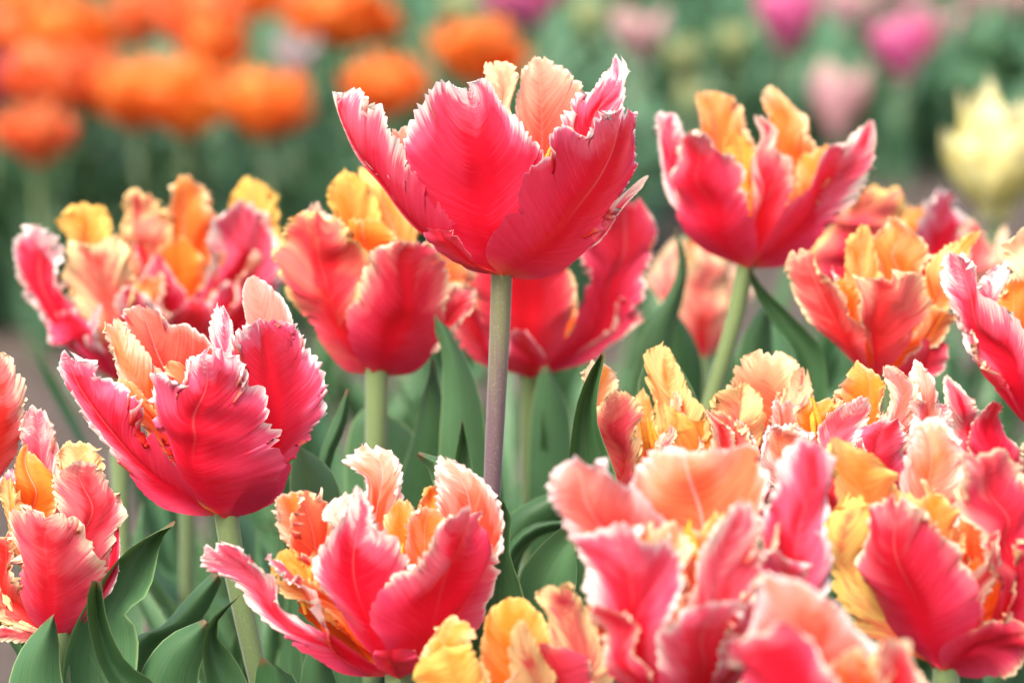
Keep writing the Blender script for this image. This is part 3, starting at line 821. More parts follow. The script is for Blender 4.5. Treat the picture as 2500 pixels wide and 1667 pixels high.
tulip('H', 'orange and rose parrot tulip with amber crested back petals and a pale ribbed front petal', Z7, (1215, 1590), 440, 880, 1.13, [
    ([(1200, 1585), (960, 1330), (820, 1150), (765, 940)], [(1205, 1588), (990, 1250), (900, 1050), (840, 880)], [(1210, 1588), (1170, 1420), (1220, 1330), (1080, 1190), (1015, 1090), (880, 960)], (0, -.5, -.8), 'o', (.35, .26, .6, .25), 2.0, 2.4, .9),
    ([(1205, 1588), (1190, 1350), (1120, 1200), (1110, 1080), (1190, 1025)], [(1215, 1590), (1235, 1300), (1230, 1100), (1250, 1020)], [(1225, 1590), (1410, 1370), (1520, 1190), (1480, 1090), (1390, 1040), (1310, 1005)], -.85, 'o', (.3, .26, .6, .3), 1.8, 2.8, 1.0),
    ([(1205, 1560), (1200, 1000), (1205, 850), (1300, 715)], [(1215, 1560), (1325, 1000), (1335, 850), (1325, 708)], [(1225, 1560), (1500, 1000), (1475, 860), (1400, 750), (1350, 706)], .6, 'i', ORP, 1.4, 1.6),
    ([(1200, 1560), (1050, 1080), (1055, 850), (1105, 756)], [(1205, 1560), (1140, 1080), (1130, 880), (1140, 746)], [(1212, 1560), (1250, 1050), (1195, 900), (1170, 765)], .35, 'i', (1, .3, .9, .5), 1.6, 1.8),
    ([(1220, 1560), (1460, 1130), (1520, 950), (1690, 795)], [(1225, 1560), (1530, 1170), (1610, 970), (1745, 790)], [(1230, 1560), (1620, 1180), (1700, 990), (1770, 850)], .3, 'i', (1, .25, .8, .3), 1.6, 1.8),
    ([(1210, 1588), (1340, 1510), (1440, 1370)], [(1218, 1592), (1460, 1500), (1550, 1350)], [(1226, 1594), (1580, 1530), (1640, 1400)], (-.6, -.6, -.3), 'o', (.1, .08, .3, .1), 1.2, 1.0),
    ([(1205, 1570), (1020, 1150), (1020, 1020)], [(1210, 1570), (1090, 1150), (1090, 1040)], [(1215, 1570), (1160, 1150), (1150, 1060)], -.2, 'i', ORG),
    ([(1215, 1570), (1430, 1280), (1500, 1150)], [(1220, 1570), (1520, 1300), (1560, 1180)], [(1228, 1575), (1610, 1350), (1650, 1250)], 0, 'i', (.8, .2, .6, .2)),
], frills=3, foot=(2120, 1900), side_leaves=2)
tulip('J', 'deep rose tulip with a broad white margin beside the amber crested one', Z7, (2080, 1850), 520, 1000, 1.07, [
    ([(2060, 1845), (1920, 1720), (1720, 1440), (1595, 1230), (1570, 950)], [(2070, 1850), (1930, 1550), (1740, 1250), (1615, 935)], [(2080, 1850), (2120, 1580), (1990, 1330), (1800, 1170), (1665, 950)], (0, -.5, -.75), 'o', (0, .28, .1, .1), 1.4, 1.8, 1.0),
    ([(2060, 1800), (1760, 1300), (1740, 1150), (1850, 970)], [(2070, 1800), (1860, 1300), (1850, 1130), (1890, 955)], [(2080, 1800), (1950, 1300), (1930, 1130), (1920, 960)], .1, 'o', PKW),
    ([(2060, 1800), (1880, 1350), (1860, 1200), (1900, 1120)], [(2070, 1800), (1960, 1350), (1950, 1200), (1950, 1060)], [(2080, 1800), (2060, 1350), (2040, 1200), (2010, 1080)], -.1, 'i', ORG),
    ([(2070, 1800), (1930, 1200), (1900, 980), (1930, 815)], [(2080, 1800), (2040, 1200), (2020, 980), (2000, 795)], [(2090, 1800), (2160, 1200), (2120, 980), (2070, 820)], .5, 'i', (.5, .6, .6, .9)),
    ([(2080, 1850), (2070, 1600), (2100, 1350), (2150, 1200)], [(2090, 1850), (2260, 1550), (2260, 1350), (2230, 1180)], [(2100, 1850), (2430, 1550), (2400, 1350), (2330, 1200)], -.7, 'o', PK),
], frills=4, front=1, foot=(2560, 1950), side_leaves=1)

# ---- bottom left
tulip('K', 'coral tulip with cream notched petals at the soil edge, low beside big folded leaves', Z8, (265, 1385), 330, 900, 1.00, [
    ([(250, 1380), (130, 1260), (60, 1000), (20, 800), (60, 755), (140, 745)], [(262, 1382), (195, 1100), (185, 950), (222, 785)], [(272, 1384), (400, 1230), (475, 1050), (400, 920), (330, 845), (250, 780)], -.75, 'o', (.1, .26, .4, .2), 1.8, 2.4, .9),
    ([(260, 1370), (250, 900), (245, 680), (320, 575)], [(268, 1375), (395, 900), (390, 700), (365, 560)], [(278, 1380), (450, 1200), (540, 880), (535, 700), (460, 590)], (-.4, -.3, 0), 'o', (.1, .26, .4, .2), 1.5, 2.0, .6),
    ([(250, 1360), (40, 760), (100, 560)], [(258, 1360), (150, 760), (130, 478)], [(266, 1360), (270, 760), (240, 600)], .4, 'i', ORG, 1.8, 2.0),
    ([(255, 1360), (110, 620), (100, 370)], [(262, 1360), (190, 600), (150, 308)], [(270, 1360), (265, 600), (205, 350)], .65, 'o', (0, .3, .2, .3)),
    ([(260, 1360), (270, 650), (290, 500)], [(268, 1360), (370, 650), (335, 455)], [(276, 1360), (450, 640), (410, 500)], .55, 'i', (.7, .5, .7, .7)),
    ([(262, 1392), (100, 1398), (-60, 1385)], [(256, 1385), (130, 1345), (-40, 1325)], [(250, 1378), (140, 1305), (90, 1300), (-20, 1285)], -.85, 'o', (.05, .2, .5, .1), 1.0, 1.6),
    ([(245, 1380), (-60, 1180), (-90, 900)], [(250, 1380), (30, 1150), (-10, 860)], [(255, 1380), (120, 1180), (60, 880)], (-.2, -.45, -.6), 'o', (.5, .15, .6, 0)),
    ([(272, 1375), (480, 1080), (515, 860)], [(276, 1378), (520, 1080), (540, 865)], [(280, 1380), (555, 1080), (556, 920)], .15, 'o', PKN, .6, .6),
    ([(240, 1370), (-40, 1250), (-60, 1130)], [(242, 1375), (20, 1230), (20, 1130)], [(246, 1378), (80, 1240), (80, 1200)], -.9, 'o', (.4, .8, .7, .4), 2.0, 2.8),
    ([(250, 1360), (0, 800), (-30, 660)], [(256, 1360), (50, 780), (30, 640)], [(262, 1360), (130, 780), (110, 690)], .2, 'i', (1, .4, .8, .3)),
], frills=4, foot=(150, 2000), side_leaves=1)
tulip('W', 'orange red petals with a cream edge above the notched coral tulip', Z8, (-110, 760), 260, 730, 1.02, [
    ([(-120, 750), (-180, 400), (-120, 60)], [(-112, 755), (-20, 450), (-20, 55)], [(-105, 755), (90, 500), (112, 350), (70, 120), (10, 55)], (-.5, -.5, -.2), 'o', (.5, .3, .45, .1), 1.8, 2.4),
    ([(-110, 755), (20, 640), (70, 560)], [(-108, 758), (40, 660), (95, 590)], [(-105, 760), (60, 690), (105, 620)], -.4, 'o', PK, 1, 1.5),
    ([(-130, 750), (-300, 500), (-260, 250)], [(-120, 755), (-180, 450), (-150, 200)], [(-112, 755), (-60, 450), (-60, 220)], -.5, 'o', PK),
], frills=2, foot=(-90, 2000), side_leaves=1)

# ---- bottom middle
tulip('L', 'wide open pink tulip with frilly orange and yellow centre, in front of the mauve stem', Z4, (1285, 1520), 1000, 1440, 0.955, [
    ([(1265, 1515), (950, 1480), (620, 1280), (380, 1090), (190, 900), (100, 760), (105, 700)], [(1270, 1515), (900, 1340), (600, 1130), (360, 930), (190, 700)],
     [(1270, 1510), (1090, 1400), (900, 1270), (740, 1180), (600, 1060), (550, 950), (470, 860), (370, 770), (270, 705)], (-.1, -.45, -.55), 'o', (0, .2, .1, .12), 1.8, 2.6, .8),
    ([(1270, 1512), (1020, 1250), (860, 1000), (775, 830), (880, 640), (970, 460), (1010, 380)], [(1280, 1518), (1080, 1150), (1050, 850), (1035, 600), (1020, 378)],
     [(1290, 1518), (1340, 1100), (1395, 820), (1310, 640), (1150, 560), (1050, 400)], -.5, 'o', (0, .24, .1, .0), 1.8, 3.0, 1.0),
    ([(1280, 1518), (1215, 1310), (1125, 1170), (1160, 1010), (1320, 880), (1490, 710), (1580, 560), (1640, 490)], [(1290, 1520), (1500, 1180), (1650, 850), (1690, 490)],
     [(1300, 1522), (1650, 1350), (1830, 1090), (1920, 850), (1850, 680), (1760, 530)], (-.8, -.7, -.2), 'o', (0, .2, .25, .0), 1.8, 2.4, .9),
    ([(1280, 1522), (1165, 1450), (1180, 1350)], [(1288, 1524), (1270, 1420), (1280, 1310)], [(1300, 1524), (1440, 1440), (1420, 1320)], -.72, 'o', (0, .0, 0, .1), .6, .5, .3),
    ([(1285, 1470), (1560, 750), (1490, 350), (1490, 140)], [(1292, 1470), (1690, 750), (1670, 400), (1530, 140)], [(1300, 1470), (1910, 800), (1890, 500), (1780, 280), (1590, 160)], .3, 'i', (.2, .2, .1, .4), 1.8, 2.0, .7),
    ([(1275, 1470), (1050, 750), (1040, 330), (960, 230), (1070, 78)], [(1285, 1470), (1190, 750), (1180, 350), (1120, 72)], [(1295, 1470), (1390, 750), (1320, 300), (1200, 120)], .5, 'i', (.35, .26, .05, .3), 2.0, 2.6, .8),
    ([(1265, 1470), (700, 800), (560, 540), (520, 445)], [(1272, 1470), (820, 800), (690, 560), (570, 395)], [(1280, 1470), (1000, 760), (890, 530), (760, 418)], .4, 'i', (.85, .25, .4, .4), 1.8, 2.2),
    ([(1265, 1470), (620, 980), (525, 830)], [(1272, 1470), (720, 960), (610, 760)], [(1280, 1470), (860, 960), (730, 750)], .1, 'i', YEL, 2.2, 2.6),
    ([(1275, 1470), (1200, 760), (1240, 470)], [(1285, 1470), (1310, 740), (1310, 460)], [(1292, 1470), (1430, 720), (1370, 480)], .3, 'i', ORG, 1.8, 2.2),
    ([(1285, 1470), (1360, 850), (1370, 600), (1450, 510)], [(1290, 1470), (1470, 850), (1480, 640), (1510, 500)], [(1295, 1470), (1600, 850), (1590, 680), (1580, 560)], .05, 'i', (.75, .15, .4, .2), 2.0, 2.6),
    ([(1285, 1470), (1450, 700), (1400, 360)], [(1290, 1470), (1540, 700), (1450, 330)], [(1295, 1470), (1620, 700), (1550, 420)], .45, 'i', ORG, 1.4, 1.8),
    ([(1270, 1480), (760, 1080), (560, 960), (540, 880)], [(1275, 1480), (850, 1080), (660, 950), (600, 860)], [(1280, 1480), (950, 1080), (780, 920), (700, 860)], -.2, 'i', (.9, .2, .7, .1), 2.0, 2.6),
    ([(1270, 1480), (900, 700), (850, 470)], [(1275, 1480), (980, 700), (900, 400)], [(1280, 1480), (1080, 700), (1000, 430)], .3, 'i', (.3, .7, .2, .6), 2.0, 2.8),
], frills=6, foot=(985, 1900), side_leaves=1, stamens=[(1240, 900, .1, .016), (1300, 880, .15, .016), (1350, 900, .1, .016), (700, 1000, 0, .014), (760, 960, 0, .014)])
tulip('P', 'low amber and yellow tulip with a pink striped petal between wide pink blooms', Z4, (1850, 2050), 520, 1050, 0.905, [
    ([(1830, 2040), (1800, 1450), (1860, 1160), (1950, 1045)], [(1850, 2050), (2010, 1500), (2010, 1200), (2010, 1034)], [(1870, 2050), (2280, 1480), (2210, 1200), (2100, 1055)], .45, 'i', (1, .14, .9, .35), 1.2, 1.2),
    ([(1830, 2040), (1600, 1500), (1440, 1380), (1560, 1190)], [(1840, 2045), (1700, 1480), (1600, 1300), (1640, 1175)], [(1850, 2050), (1850, 1480), (1760, 1320), (1820, 1205)], .1, 'i', (1, .2, .7, .35), 1.8, 1.8),
    ([(1820, 2040), (1420, 1660), (1350, 1480)], [(1835, 2050), (1620, 1600), (1490, 1345)], [(1850, 2055), (1860, 1620), (1720, 1370)], (-.5, -.6, -.6), 'i', (1, .5, 1, .35), 1.2, 1.2),
    ([(1840, 2050), (1960, 1650), (1990, 1350), (2010, 1180)], [(1855, 2055), (2100, 1650), (2080, 1400), (2050, 1170)], [(1870, 2055), (2230, 1650), (2180, 1420), (2110, 1200)], -.6, 'o', (.35, .7, .8, .5), 1.2, 1.4),
    ([(1850, 2050), (2160, 1450), (2200, 1150), (2120, 1000)], [(1865, 2050), (2350, 1450), (2330, 1150), (2230, 915)], [(1880, 2050), (2600, 1550), (2530, 1250), (2350, 915)], (-.2, -.2, 0), 'o', (.1, .45, .75, .35), 1.4, 1.4),
    ([(1845, 2050), (1950, 1700), (2000, 1500)], [(1860, 2055), (2200, 1700), (2230, 1300)], [(1875, 2055), (2450, 1700), (2400, 1400)], -.7, 'o', (0, .1, .4, .3), 1.2, 1.2),
], frills=3, foot=(1200, 2300), side_leaves=1)

# ---- bottom right, nearest
tulip('M', 'large blurred pink bloom, white streaked, one pale petal flaring out over leaves', Z5, (640, 1480), 760, 1380, 0.87, [
    ([(600, 1470), (330, 900), (140, 540), (15, 325)], [(610, 1470), (480, 850), (320, 520), (130, 230)], [(620, 1470), (720, 850), (590, 490), (420, 320), (270, 240)], (.2, .25, -.1), 'i', (.0, .26, 0, .45), 1.6, 2.0),
    ([(610, 1470), (480, 700), (445, 400), (590, 180)], [(640, 1470), (790, 700), (765, 400), (740, 155)], [(660, 1470), (1060, 700), (1120, 400), (1080, 240), (900, 155)], .5, 'i', (.4, .2, .05, .3), 1.8, 2.4),
    ([(600, 1475), (340, 1050), (260, 780), (230, 560)], [(620, 1480), (490, 1050), (420, 760), (370, 550)], [(640, 1480), (690, 1050), (730, 820), (620, 650), (480, 550)], (-.3, -.6, -.8), 'o', (0, .34, .1, .1), 2.2, 2.8, 1.0),
    ([(650, 1475), (1060, 800), (1130, 420), (1150, 230), (1250, 105)], [(660, 1475), (1230, 850), (1300, 500), (1310, 100)], [(670, 1475), (1400, 900), (1425, 500), (1405, 250), (1370, 140)], (0, -.1, -.1), 'o', (0, .2, .05, .1), 1.8, 1.8),
    ([(640, 1475), (730, 900), (820, 650), (950, 430)], [(655, 1478), (880, 900), (930, 700), (1000, 425)], [(670, 1478), (1100, 900), (1075, 600), (1030, 450)], -.45, 'o', (.1, .3, .2, .05), 1.8, 2.4),
    ([(620, 1490), (600, 1250), (630, 1010), (740, 905)], [(650, 1495), (830, 1230), (850, 1020), (900, 875)], [(680, 1490), (1080, 1220), (1070, 980), (1000, 890)], -.95, 'o', (0, .28, .1, .15), 1.2, 1.4),
    ([(600, 1480), (370, 1250), (300, 1050), (310, 930)], [(615, 1480), (470, 1250), (410, 1080), (370, 950)], [(630, 1485), (560, 1250), (520, 1120), (450, 1020)], -.8, 'o', (0, .15, .4, .1), 1.4, 1.8),
    ([(620, 1440), (480, 850), (440, 620), (500, 520)], [(630, 1440), (600, 850), (580, 650), (600, 530)], [(645, 1440), (760, 850), (740, 680), (700, 560)], -.05, 'i', (.6, .3, .5, .7), 2.0, 2.6),
    ([(640, 1440), (680, 850), (690, 680), (730, 580)], [(645, 1440), (780, 850), (790, 700), (790, 600)], [(650, 1440), (880, 850), (870, 720), (840, 640)], .1, 'i', (.7, .2, .4, .1), 1.8, 2.4),
    ([(650, 1480), (1080, 1000), (1080, 760), (1100, 660)], [(660, 1482), (1200, 960), (1230, 820), (1180, 680)], [(670, 1482), (1330, 1000), (1390, 860), (1300, 730)], (-.5, -.4, -.2), 'o', (0, .3, .1, .2), 1.6, 1.8),
], frills=8, front=3, foot=(1640, 2400), side_leaves=1, stamens=[(740, 640, .1, .012), (700, 660, .05, .012), (780, 660, .1, .012)])
tulip('N', 'blurred rose tulip with a yellow frilled side petal, beside the large streaked bloom', Z5, (1975, 1250), 560, 1150, 0.915, [
    ([(1950, 1240), (1680, 1000), (1590, 600), (1670, 395)], [(1970, 1248), (1810, 900), (1740, 600), (1715, 370)], [(1985, 1250), (2130, 980), (2050, 640), (1900, 530), (1780, 405)], -.75, 'o', (0, .18, .4, .1), 1.8, 2.6, 1.0),
    ([(1955, 1235), (1480, 980), (1395, 600), (1470, 415)], [(1960, 1238), (1560, 900), (1500, 600), (1520, 410)], [(1965, 1240), (1660, 900), (1610, 600), (1570, 440)], (0, -.15, -.35), 'o', (.95, .8, 1, .7), 2.0, 2.6),
    ([(1975, 1245), (2230, 930), (2180, 700), (2035, 450), (2060, 240)], [(1985, 1248), (2310, 880), (2260, 500), (2140, 210)], [(1995, 1250), (2520, 950), (2470, 500), (2310, 190)], (-.5, -.35, 0), 'o', (0, .28, .5, .15), 1.8, 2.4, .9),
    ([(1965, 1245), (1960, 1140), (2120, 1030), (2310, 970)], [(1975, 1252), (2150, 1120), (2400, 1040)], [(1985, 1258), (2220, 1285), (2430, 1190)], -.85, 'o', (0, .12, .6, .15), 1.2, 1.4),
    ([(1960, 1200), (1490, 420), (1405, 130)], [(1968, 1200), (1610, 450), (1500, 130)], [(1976, 1200), (1780, 430), (1660, 220)], .4, 'i', (.9, .45, .9, .4), 1.8, 2.2),
    ([(1965, 1200), (1780, 450), (1775, 90)], [(1972, 1200), (1900, 450), (1880, 35)], [(1980, 1200), (2090, 450), (2070, 110)], .55, 'i', (.5, .4, .1, .2), 1.8, 3.0),
    ([(1965, 1200), (1790, 620), (1760, 420), (1790, 340)], [(1972, 1200), (1900, 620), (1880, 460), (1870, 380)], [(1980, 1200), (2080, 620), (2060, 480), (2000, 400)], 0, 'i', (1, .3, .8, .4), 2.0, 2.6),
    ([(1972, 1210), (2090, 800), (2080, 700)], [(1980, 1210), (2190, 820), (2180, 680)], [(1990, 1215), (2280, 900), (2260, 740)], -.1, 'i', ORG, 1.8, 2.4),
    ([(1975, 1245), (2180, 1020), (2250, 950)], [(1985, 1248), (2270, 1010), (2330, 920)], [(1995, 1250), (2380, 1050), (2420, 960)], -.55, 'i', (.5, .3, .6, .1), 1.8, 2.4),
], frills=8, front=2, foot=(2310, 2200), side_leaves=1)
tulip('O', 'most blurred pink tulip, long white rimmed back petal, below the large streaked bloom', Z5, (1390, 1800), 560, 1050, 0.80, [
    ([(1360, 1790), (1060, 1250), (1040, 950), (1085, 790)], [(1380, 1790), (1300, 1250), (1250, 960), (1200, 800)], [(1400, 1790), (1700, 1320), (1560, 1030), (1380, 860)], .35, 'i', (.15, .26, 0, .3), 1.4, 1.8),
    ([(1360, 1795), (1000, 1350), (905, 1140)], [(1385, 1800), (1230, 1350), (1040, 1040)], [(1410, 1800), (1530, 1400), (1480, 1250), (1250, 1060)], -.65, 'o', (0, .2, .25, .05), 1.6, 1.8),
    ([(1390, 1795), (1620, 1450), (1680, 1120)], [(1400, 1798), (1750, 1400), (1740, 1100)], [(1415, 1798), (1900, 1420), (1830, 1160)], (-.3, -.2, 0), 'o', (.2, .25, .5, .05), 1.6, 2.2),
    ([(1370, 1780), (1400, 1350), (1440, 1180)], [(1390, 1780), (1560, 1350), (1530, 1120)], [(1400, 1780), (1680, 1400), (1640, 1220)], 0, 'i', (.5, .2, .5, .1), 1.8, 2.4),
    ([(1380, 1800), (1350, 1550), (1300, 1400)], [(1395, 1802), (1500, 1550), (1480, 1380)], [(1410, 1802), (1680, 1550), (1640, 1400)], -.9, 'o', (0, .15, .2, .15), 1.4, 1.8),
], frills=5, front=3, foot=(2010, 2800), side_leaves=1)

# ---- sharp heads in the middle right, half hidden
tulip('Q', 'half hidden tulip, cream edged rose petal and curled yellow one, behind a pointed leaf', Z6, (400, 1120), 400, 1000, 1.05, [
    ([(385, 1110), (200, 800), (125, 520), (190, 372)], [(395, 1115), (285, 800), (245, 520), (250, 362)], [(405, 1118), (370, 800), (415, 560), (340, 410)], -.7, 'o', (.1, .3, .7, .3), 1.6, 2.0, .7),
    ([(385, 1080), (110, 500), (65, 330), (100, 190)], [(392, 1080), (190, 500), (170, 330), (140, 178)], [(400, 1080), (300, 520), (290, 360), (230, 240)], .4, 'i', (.9, .4, .5, .8), 1.8, 2.4),
    ([(395, 1080), (445, 520), (425, 300), (425, 170), (490, 112)], [(402, 1080), (530, 480), (540, 290), (500, 112)], [(410, 1080), (740, 520), (665, 340), (560, 165)], .35, 'i', (.75, .6, .85, .2), 1.4, 1.8),
    ([(400, 1090), (520, 640), (560, 460)], [(406, 1090), (690, 680), (680, 490)], [(412, 1095), (830, 660), (800, 520)], -.3, 'i', YEL, 1.0, 1.0),
    ([(398, 1090), (470, 600), (490, 450)], [(402, 1090), (530, 600), (530, 440)], [(406, 1090), (590, 600), (570, 470)], -.1, 'i', (1, .3, .9, .5), 1.4, 1.8),
    ([(395, 1080), (330, 560), (320, 420), (360, 350)], [(400, 1080), (390, 560), (380, 420), (390, 340)], [(405, 1080), (450, 560), (430, 450), (420, 400)], .3, 'i', (1, .2, .8, .4), 1.8, 2.6),
    ([(400, 1115), (330, 900), (420, 740), (480, 640)], [(405, 1120), (480, 900), (540, 740), (560, 660)], [(415, 1118), (640, 900), (690, 760), (640, 680)], -.8, 'o', (.3, .4, .5, .4), 1.4, 1.8),
    ([(412, 1095), (700, 760), (740, 560), (700, 440)], [(416, 1095), (780, 760), (790, 600), (740, 480)], [(420, 1098), (860, 800), (860, 660), (810, 560)], 0, 'o', RO),
], frills=5, front=1, foot=(1575, 2000), side_leaves=2, stamens=[(440, 600, 0, .012), (470, 620, 0, .012), (410, 610, 0, .012)])
tulip('S', 'salmon tulip with a cream comb like fringe, behind the large streaked bloom', Z6, (960, 1150), 330, 980, 1.06, [
    ([(945, 1120), (900, 560), (862, 280), (900, 200), (1000, 172)], [(955, 1120), (1050, 560), (1060, 300), (1060, 164)], [(965, 1120), (1200, 560), (1195, 300), (1120, 175)], .35, 'i', (.35, .3, .6, .9), 1.4, 2.4),
    ([(945, 1140), (740, 600), (790, 380), (870, 300)], [(955, 1145), (890, 640), (920, 420), (935, 296)], [(965, 1145), (1010, 640), (1000, 420), (965, 310)], -.35, 'o', (.45, .5, .8, .4), 1.8, 3.0, .8),
    ([(945, 1145), (760, 800), (740, 560), (740, 470)], [(955, 1150), (880, 800), (860, 600), (800, 480)], [(965, 1148), (1010, 800), (1000, 680), (920, 560)], -.65, 'o', (.5, .25, .6, .2), 1.6, 2.2),
    ([(960, 1130), (1060, 600), (1120, 400), (1165, 255)], [(966, 1130), (1150, 600), (1190, 400), (1200, 262)], [(972, 1130), (1250, 560), (1265, 400), (1225, 270)], (-.1, 0, .1), 'o', (0, .6, .6, .3), 1.4, 2.4),
    ([(960, 1140), (990, 800), (1030, 560), (1045, 400)], [(966, 1142), (1090, 800), (1120, 580), (1110, 420)], [(972, 1142), (1200, 800), (1240, 600), (1235, 400)], -.5, 'i', (.35, .3, 0, .35), 1.8, 2.4),
    ([(955, 1148), (920, 900), (960, 740)], [(962, 1152), (1010, 900), (1040, 740)], [(970, 1150), (1100, 900), (1110, 780)], -.9, 'o', (.2, .3, .1, .3), 1.4, 2.2),
], frills=6, front=2, foot=(1830, 2000), side_leaves=2)
tulip('T', 'flame orange tulip with pink streaks and tall peach petals, behind the blurred rose tulip', Z6, (1480, 1150), 400, 960, 1.035, [
    ([(1465, 1120), (1370, 600), (1340, 420), (1450, 250)], [(1475, 1120), (1520, 560), (1540, 380), (1520, 230)], [(1485, 1120), (1660, 620), (1600, 400), (1640, 285)], .4, 'i', (.95, .12, .6, .2), 1.6, 2.4),
    ([(1460, 1140), (1270, 650), (1350, 470), (1480, 365)], [(1470, 1145), (1400, 650), (1460, 480), (1510, 356)], [(1480, 1145), (1510, 650), (1545, 480), (1550, 372)], -.4, 'o', (.05, .2, .2, .35), 1.2, 1.4),
    ([(1475, 1140), (1610, 600), (1640, 360), (1630, 236)], [(1482, 1140), (1680, 600), (1705, 360), (1680, 228)], [(1490, 1140), (1790, 600), (1795, 380), (1740, 275)], 0, 'o', (.55, .25, .4, .9), 1.4, 2.0),
    ([(1480, 1130), (1760, 560), (1765, 320), (1800, 212)], [(1486, 1130), (1850, 560), (1860, 360), (1830, 215)], [(1492, 1130), (1960, 560), (1945, 400), (1880, 270)], .35, 'i', (.15, .15, .05, .9), 1.2, 1.4),
    ([(1465, 1148), (1460, 800), (1500, 640), (1530, 570)], [(1475, 1152), (1600, 800), (1640, 640), (1700, 525)], [(1490, 1150), (1740, 820), (1760, 640), (1745, 520)], -.75, 'o', (0, .15, .1, .15), 1.4, 1.6),
    ([(1455, 1140), (1200, 620), (1180, 480), (1230, 400)], [(1462, 1142), (1290, 620), (1290, 480), (1320, 385)], [(1470, 1142), (1380, 620), (1390, 500), (1410, 400)], 0, 'i', (1, .15, .6, .1), 2.0, 3.4),
    ([(1450, 1148), (1060, 850), (1000, 700), (1045, 490)], [(1458, 1150), (1180, 850), (1130, 700), (1110, 500)], [(1466, 1150), (1320, 850), (1290, 700), (1240, 500)], (-.4, -.4, -.3), 'i', (.45, .28, 0, .1), 1.6, 2.2),
    ([(1450, 1150), (1240, 900), (1190, 760), (1260, 620)], [(1462, 1152), (1360, 900), (1330, 760), (1350, 640)], [(1474, 1152), (1480, 900), (1460, 760), (1440, 660)], -.85, 'o', (.1, .2, .4, .2), 1.6, 2.2),
    ([(1480, 1148), (1650, 850), (1740, 560), (1760, 420)], [(1486, 1150), (1780, 850), (1850, 600), (1850, 420)], [(1492, 1150), (1930, 880), (1990, 650), (1960, 470)], -.45, 'o', (.4, .4, .2, .4), 1.8, 2.6),
], frills=7, front=2, foot=(2090, 2000), side_leaves=2, stamens=[(1270, 520, -.05, .014), (1300, 510, -.05, .014)])
tulip('U', 'dark crimson tulip with a white fringed crest, tucked under the deep rose tulip', Z6, (2060, 1120), 330, 860, 1.075, [
    ([(2045, 1110), (1930, 700), (1920, 480), (1925, 325)], [(2055, 1112), (2040, 700), (2030, 480), (1990, 308)], [(2065, 1112), (2100, 700), (2120, 480), (2110, 385)], -.4, 'o', (0, .3, .3, 0), 1.2, 1.8, 1.0),
    ([(2060, 1112), (2080, 760), (2080, 560), (2150, 440)], [(2068, 1114), (2200, 760), (2190, 560), (2180, 430)], [(2076, 1114), (2330, 800), (2280, 600), (2220, 460)], (-.5, -.4, -.1), 'o', (0, .08, .3, 0), 1.2, 1.8, 1.0),
    ([(2050, 1115), (1960, 860), (1960, 700)], [(2062, 1118), (2080, 860), (2070, 680)], [(2074, 1118), (2200, 860), (2200, 720)], -.85, 'o', (.1, .2, .5, .1)),
    ([(2060, 1112), (2250, 900), (2330, 720), (2330, 600)], [(2070, 1114), (2340, 900), (2420, 720), (2420, 580)], [(2080, 1114), (2440, 950), (2520, 760), (2500, 620)], 0, 'o', RO),
], frills=4, foot=(2370, 2000), side_leaves=1)

# ------------------------------------------------------------------ traced leaves
traced_leaf('A', Z0, 1.125, [(1078, 1150), (1086, 950), (1080, 850), (1056, 795), (1058, 772)], [(1125, 1150), (1120, 950), (1096, 840), (1064, 768)], [(1185, 1150), (1168, 960), (1122, 840), (1082, 775), (1068, 770)])
traced_leaf('A', Z0, 1.02, [(1370, 1200), (1382, 1090), (1402, 980), (1438, 900), (1465, 864)], [(1430, 1200), (1424, 1080), (1430, 980), (1452, 900), (1467, 860)], [(1510, 1200), (1485, 1120), (1452, 1040), (1447, 980), (1457, 915), (1469, 862)], (0.004, 0.012, 0.0))
traced_leaf('A', Z0, 1.0, [(1140, 1600), (1178, 1400), (1200, 1260), (1194, 1195)], [(1190, 1600), (1212, 1400), (1226, 1270), (1199, 1196)], [(1285, 1600), (1270, 1450), (1238, 1350), (1246, 1250), (1206, 1196)], (0.0, 0.008, 0.0))
traced_leaf('A', Z0, 1.0, [(1262, 1650), (1272, 1410), (1320, 1340), (1392, 1282)], [(1320, 1650), (1345, 1460), (1380, 1370), (1408, 1320)], [(1385, 1650), (1398, 1500), (1420, 1400), (1416, 1345)], (0.012, 0.014, -0.004))
traced_leaf('E', Z0, 1.08, [(1190, 1500), (1240, 1330), (1300, 1272), (1420, 1262)], [(1210, 1500), (1248, 1340), (1310, 1287), (1422, 1272)], [(1230, 1500), (1256, 1355), (1320, 1304), (1422, 1290)])
traced_leaf('K', Z8, 0.995, [(290, 1660), (320, 1380), (440, 1130), (550, 975), (680, 880), (780, 838)], [(440, 1660), (460, 1320), (540, 1140), (630, 960), (786, 834)], [(605, 1660), (602, 1320), (535, 1250), (650, 1160), (725, 905), (788, 838)], (0.0, 0.012, 0.004))
traced_leaf('K', Z8, 0.965, [(560, 1680), (470, 1490), (418, 1300), (410, 1180), (430, 1108)], [(640, 1680), (500, 1490), (440, 1300), (426, 1180), (434, 1106)], [(760, 1640), (570, 1490), (474, 1320), (448, 1200), (438, 1108)], (0.0, 0.01, 0.004))
traced_leaf('B', Z8, 1.035, [(560, 1380), (720, 1310), (850, 1180), (975, 1070)], [(620, 1400), (800, 1300), (900, 1185), (985, 1080)], [(690, 1400), (800, 1370), (925, 1235), (990, 1100)])
traced_leaf('B', Z8, 0.97, [(930, 1660), (898, 1420), (925, 1290), (1082, 1168)], [(1050, 1660), (955, 1420), (955, 1310), (1086, 1170)], [(1170, 1660), (1060, 1420), (985, 1335), (1092, 1176)], (0.0, 0.01, 0.002))
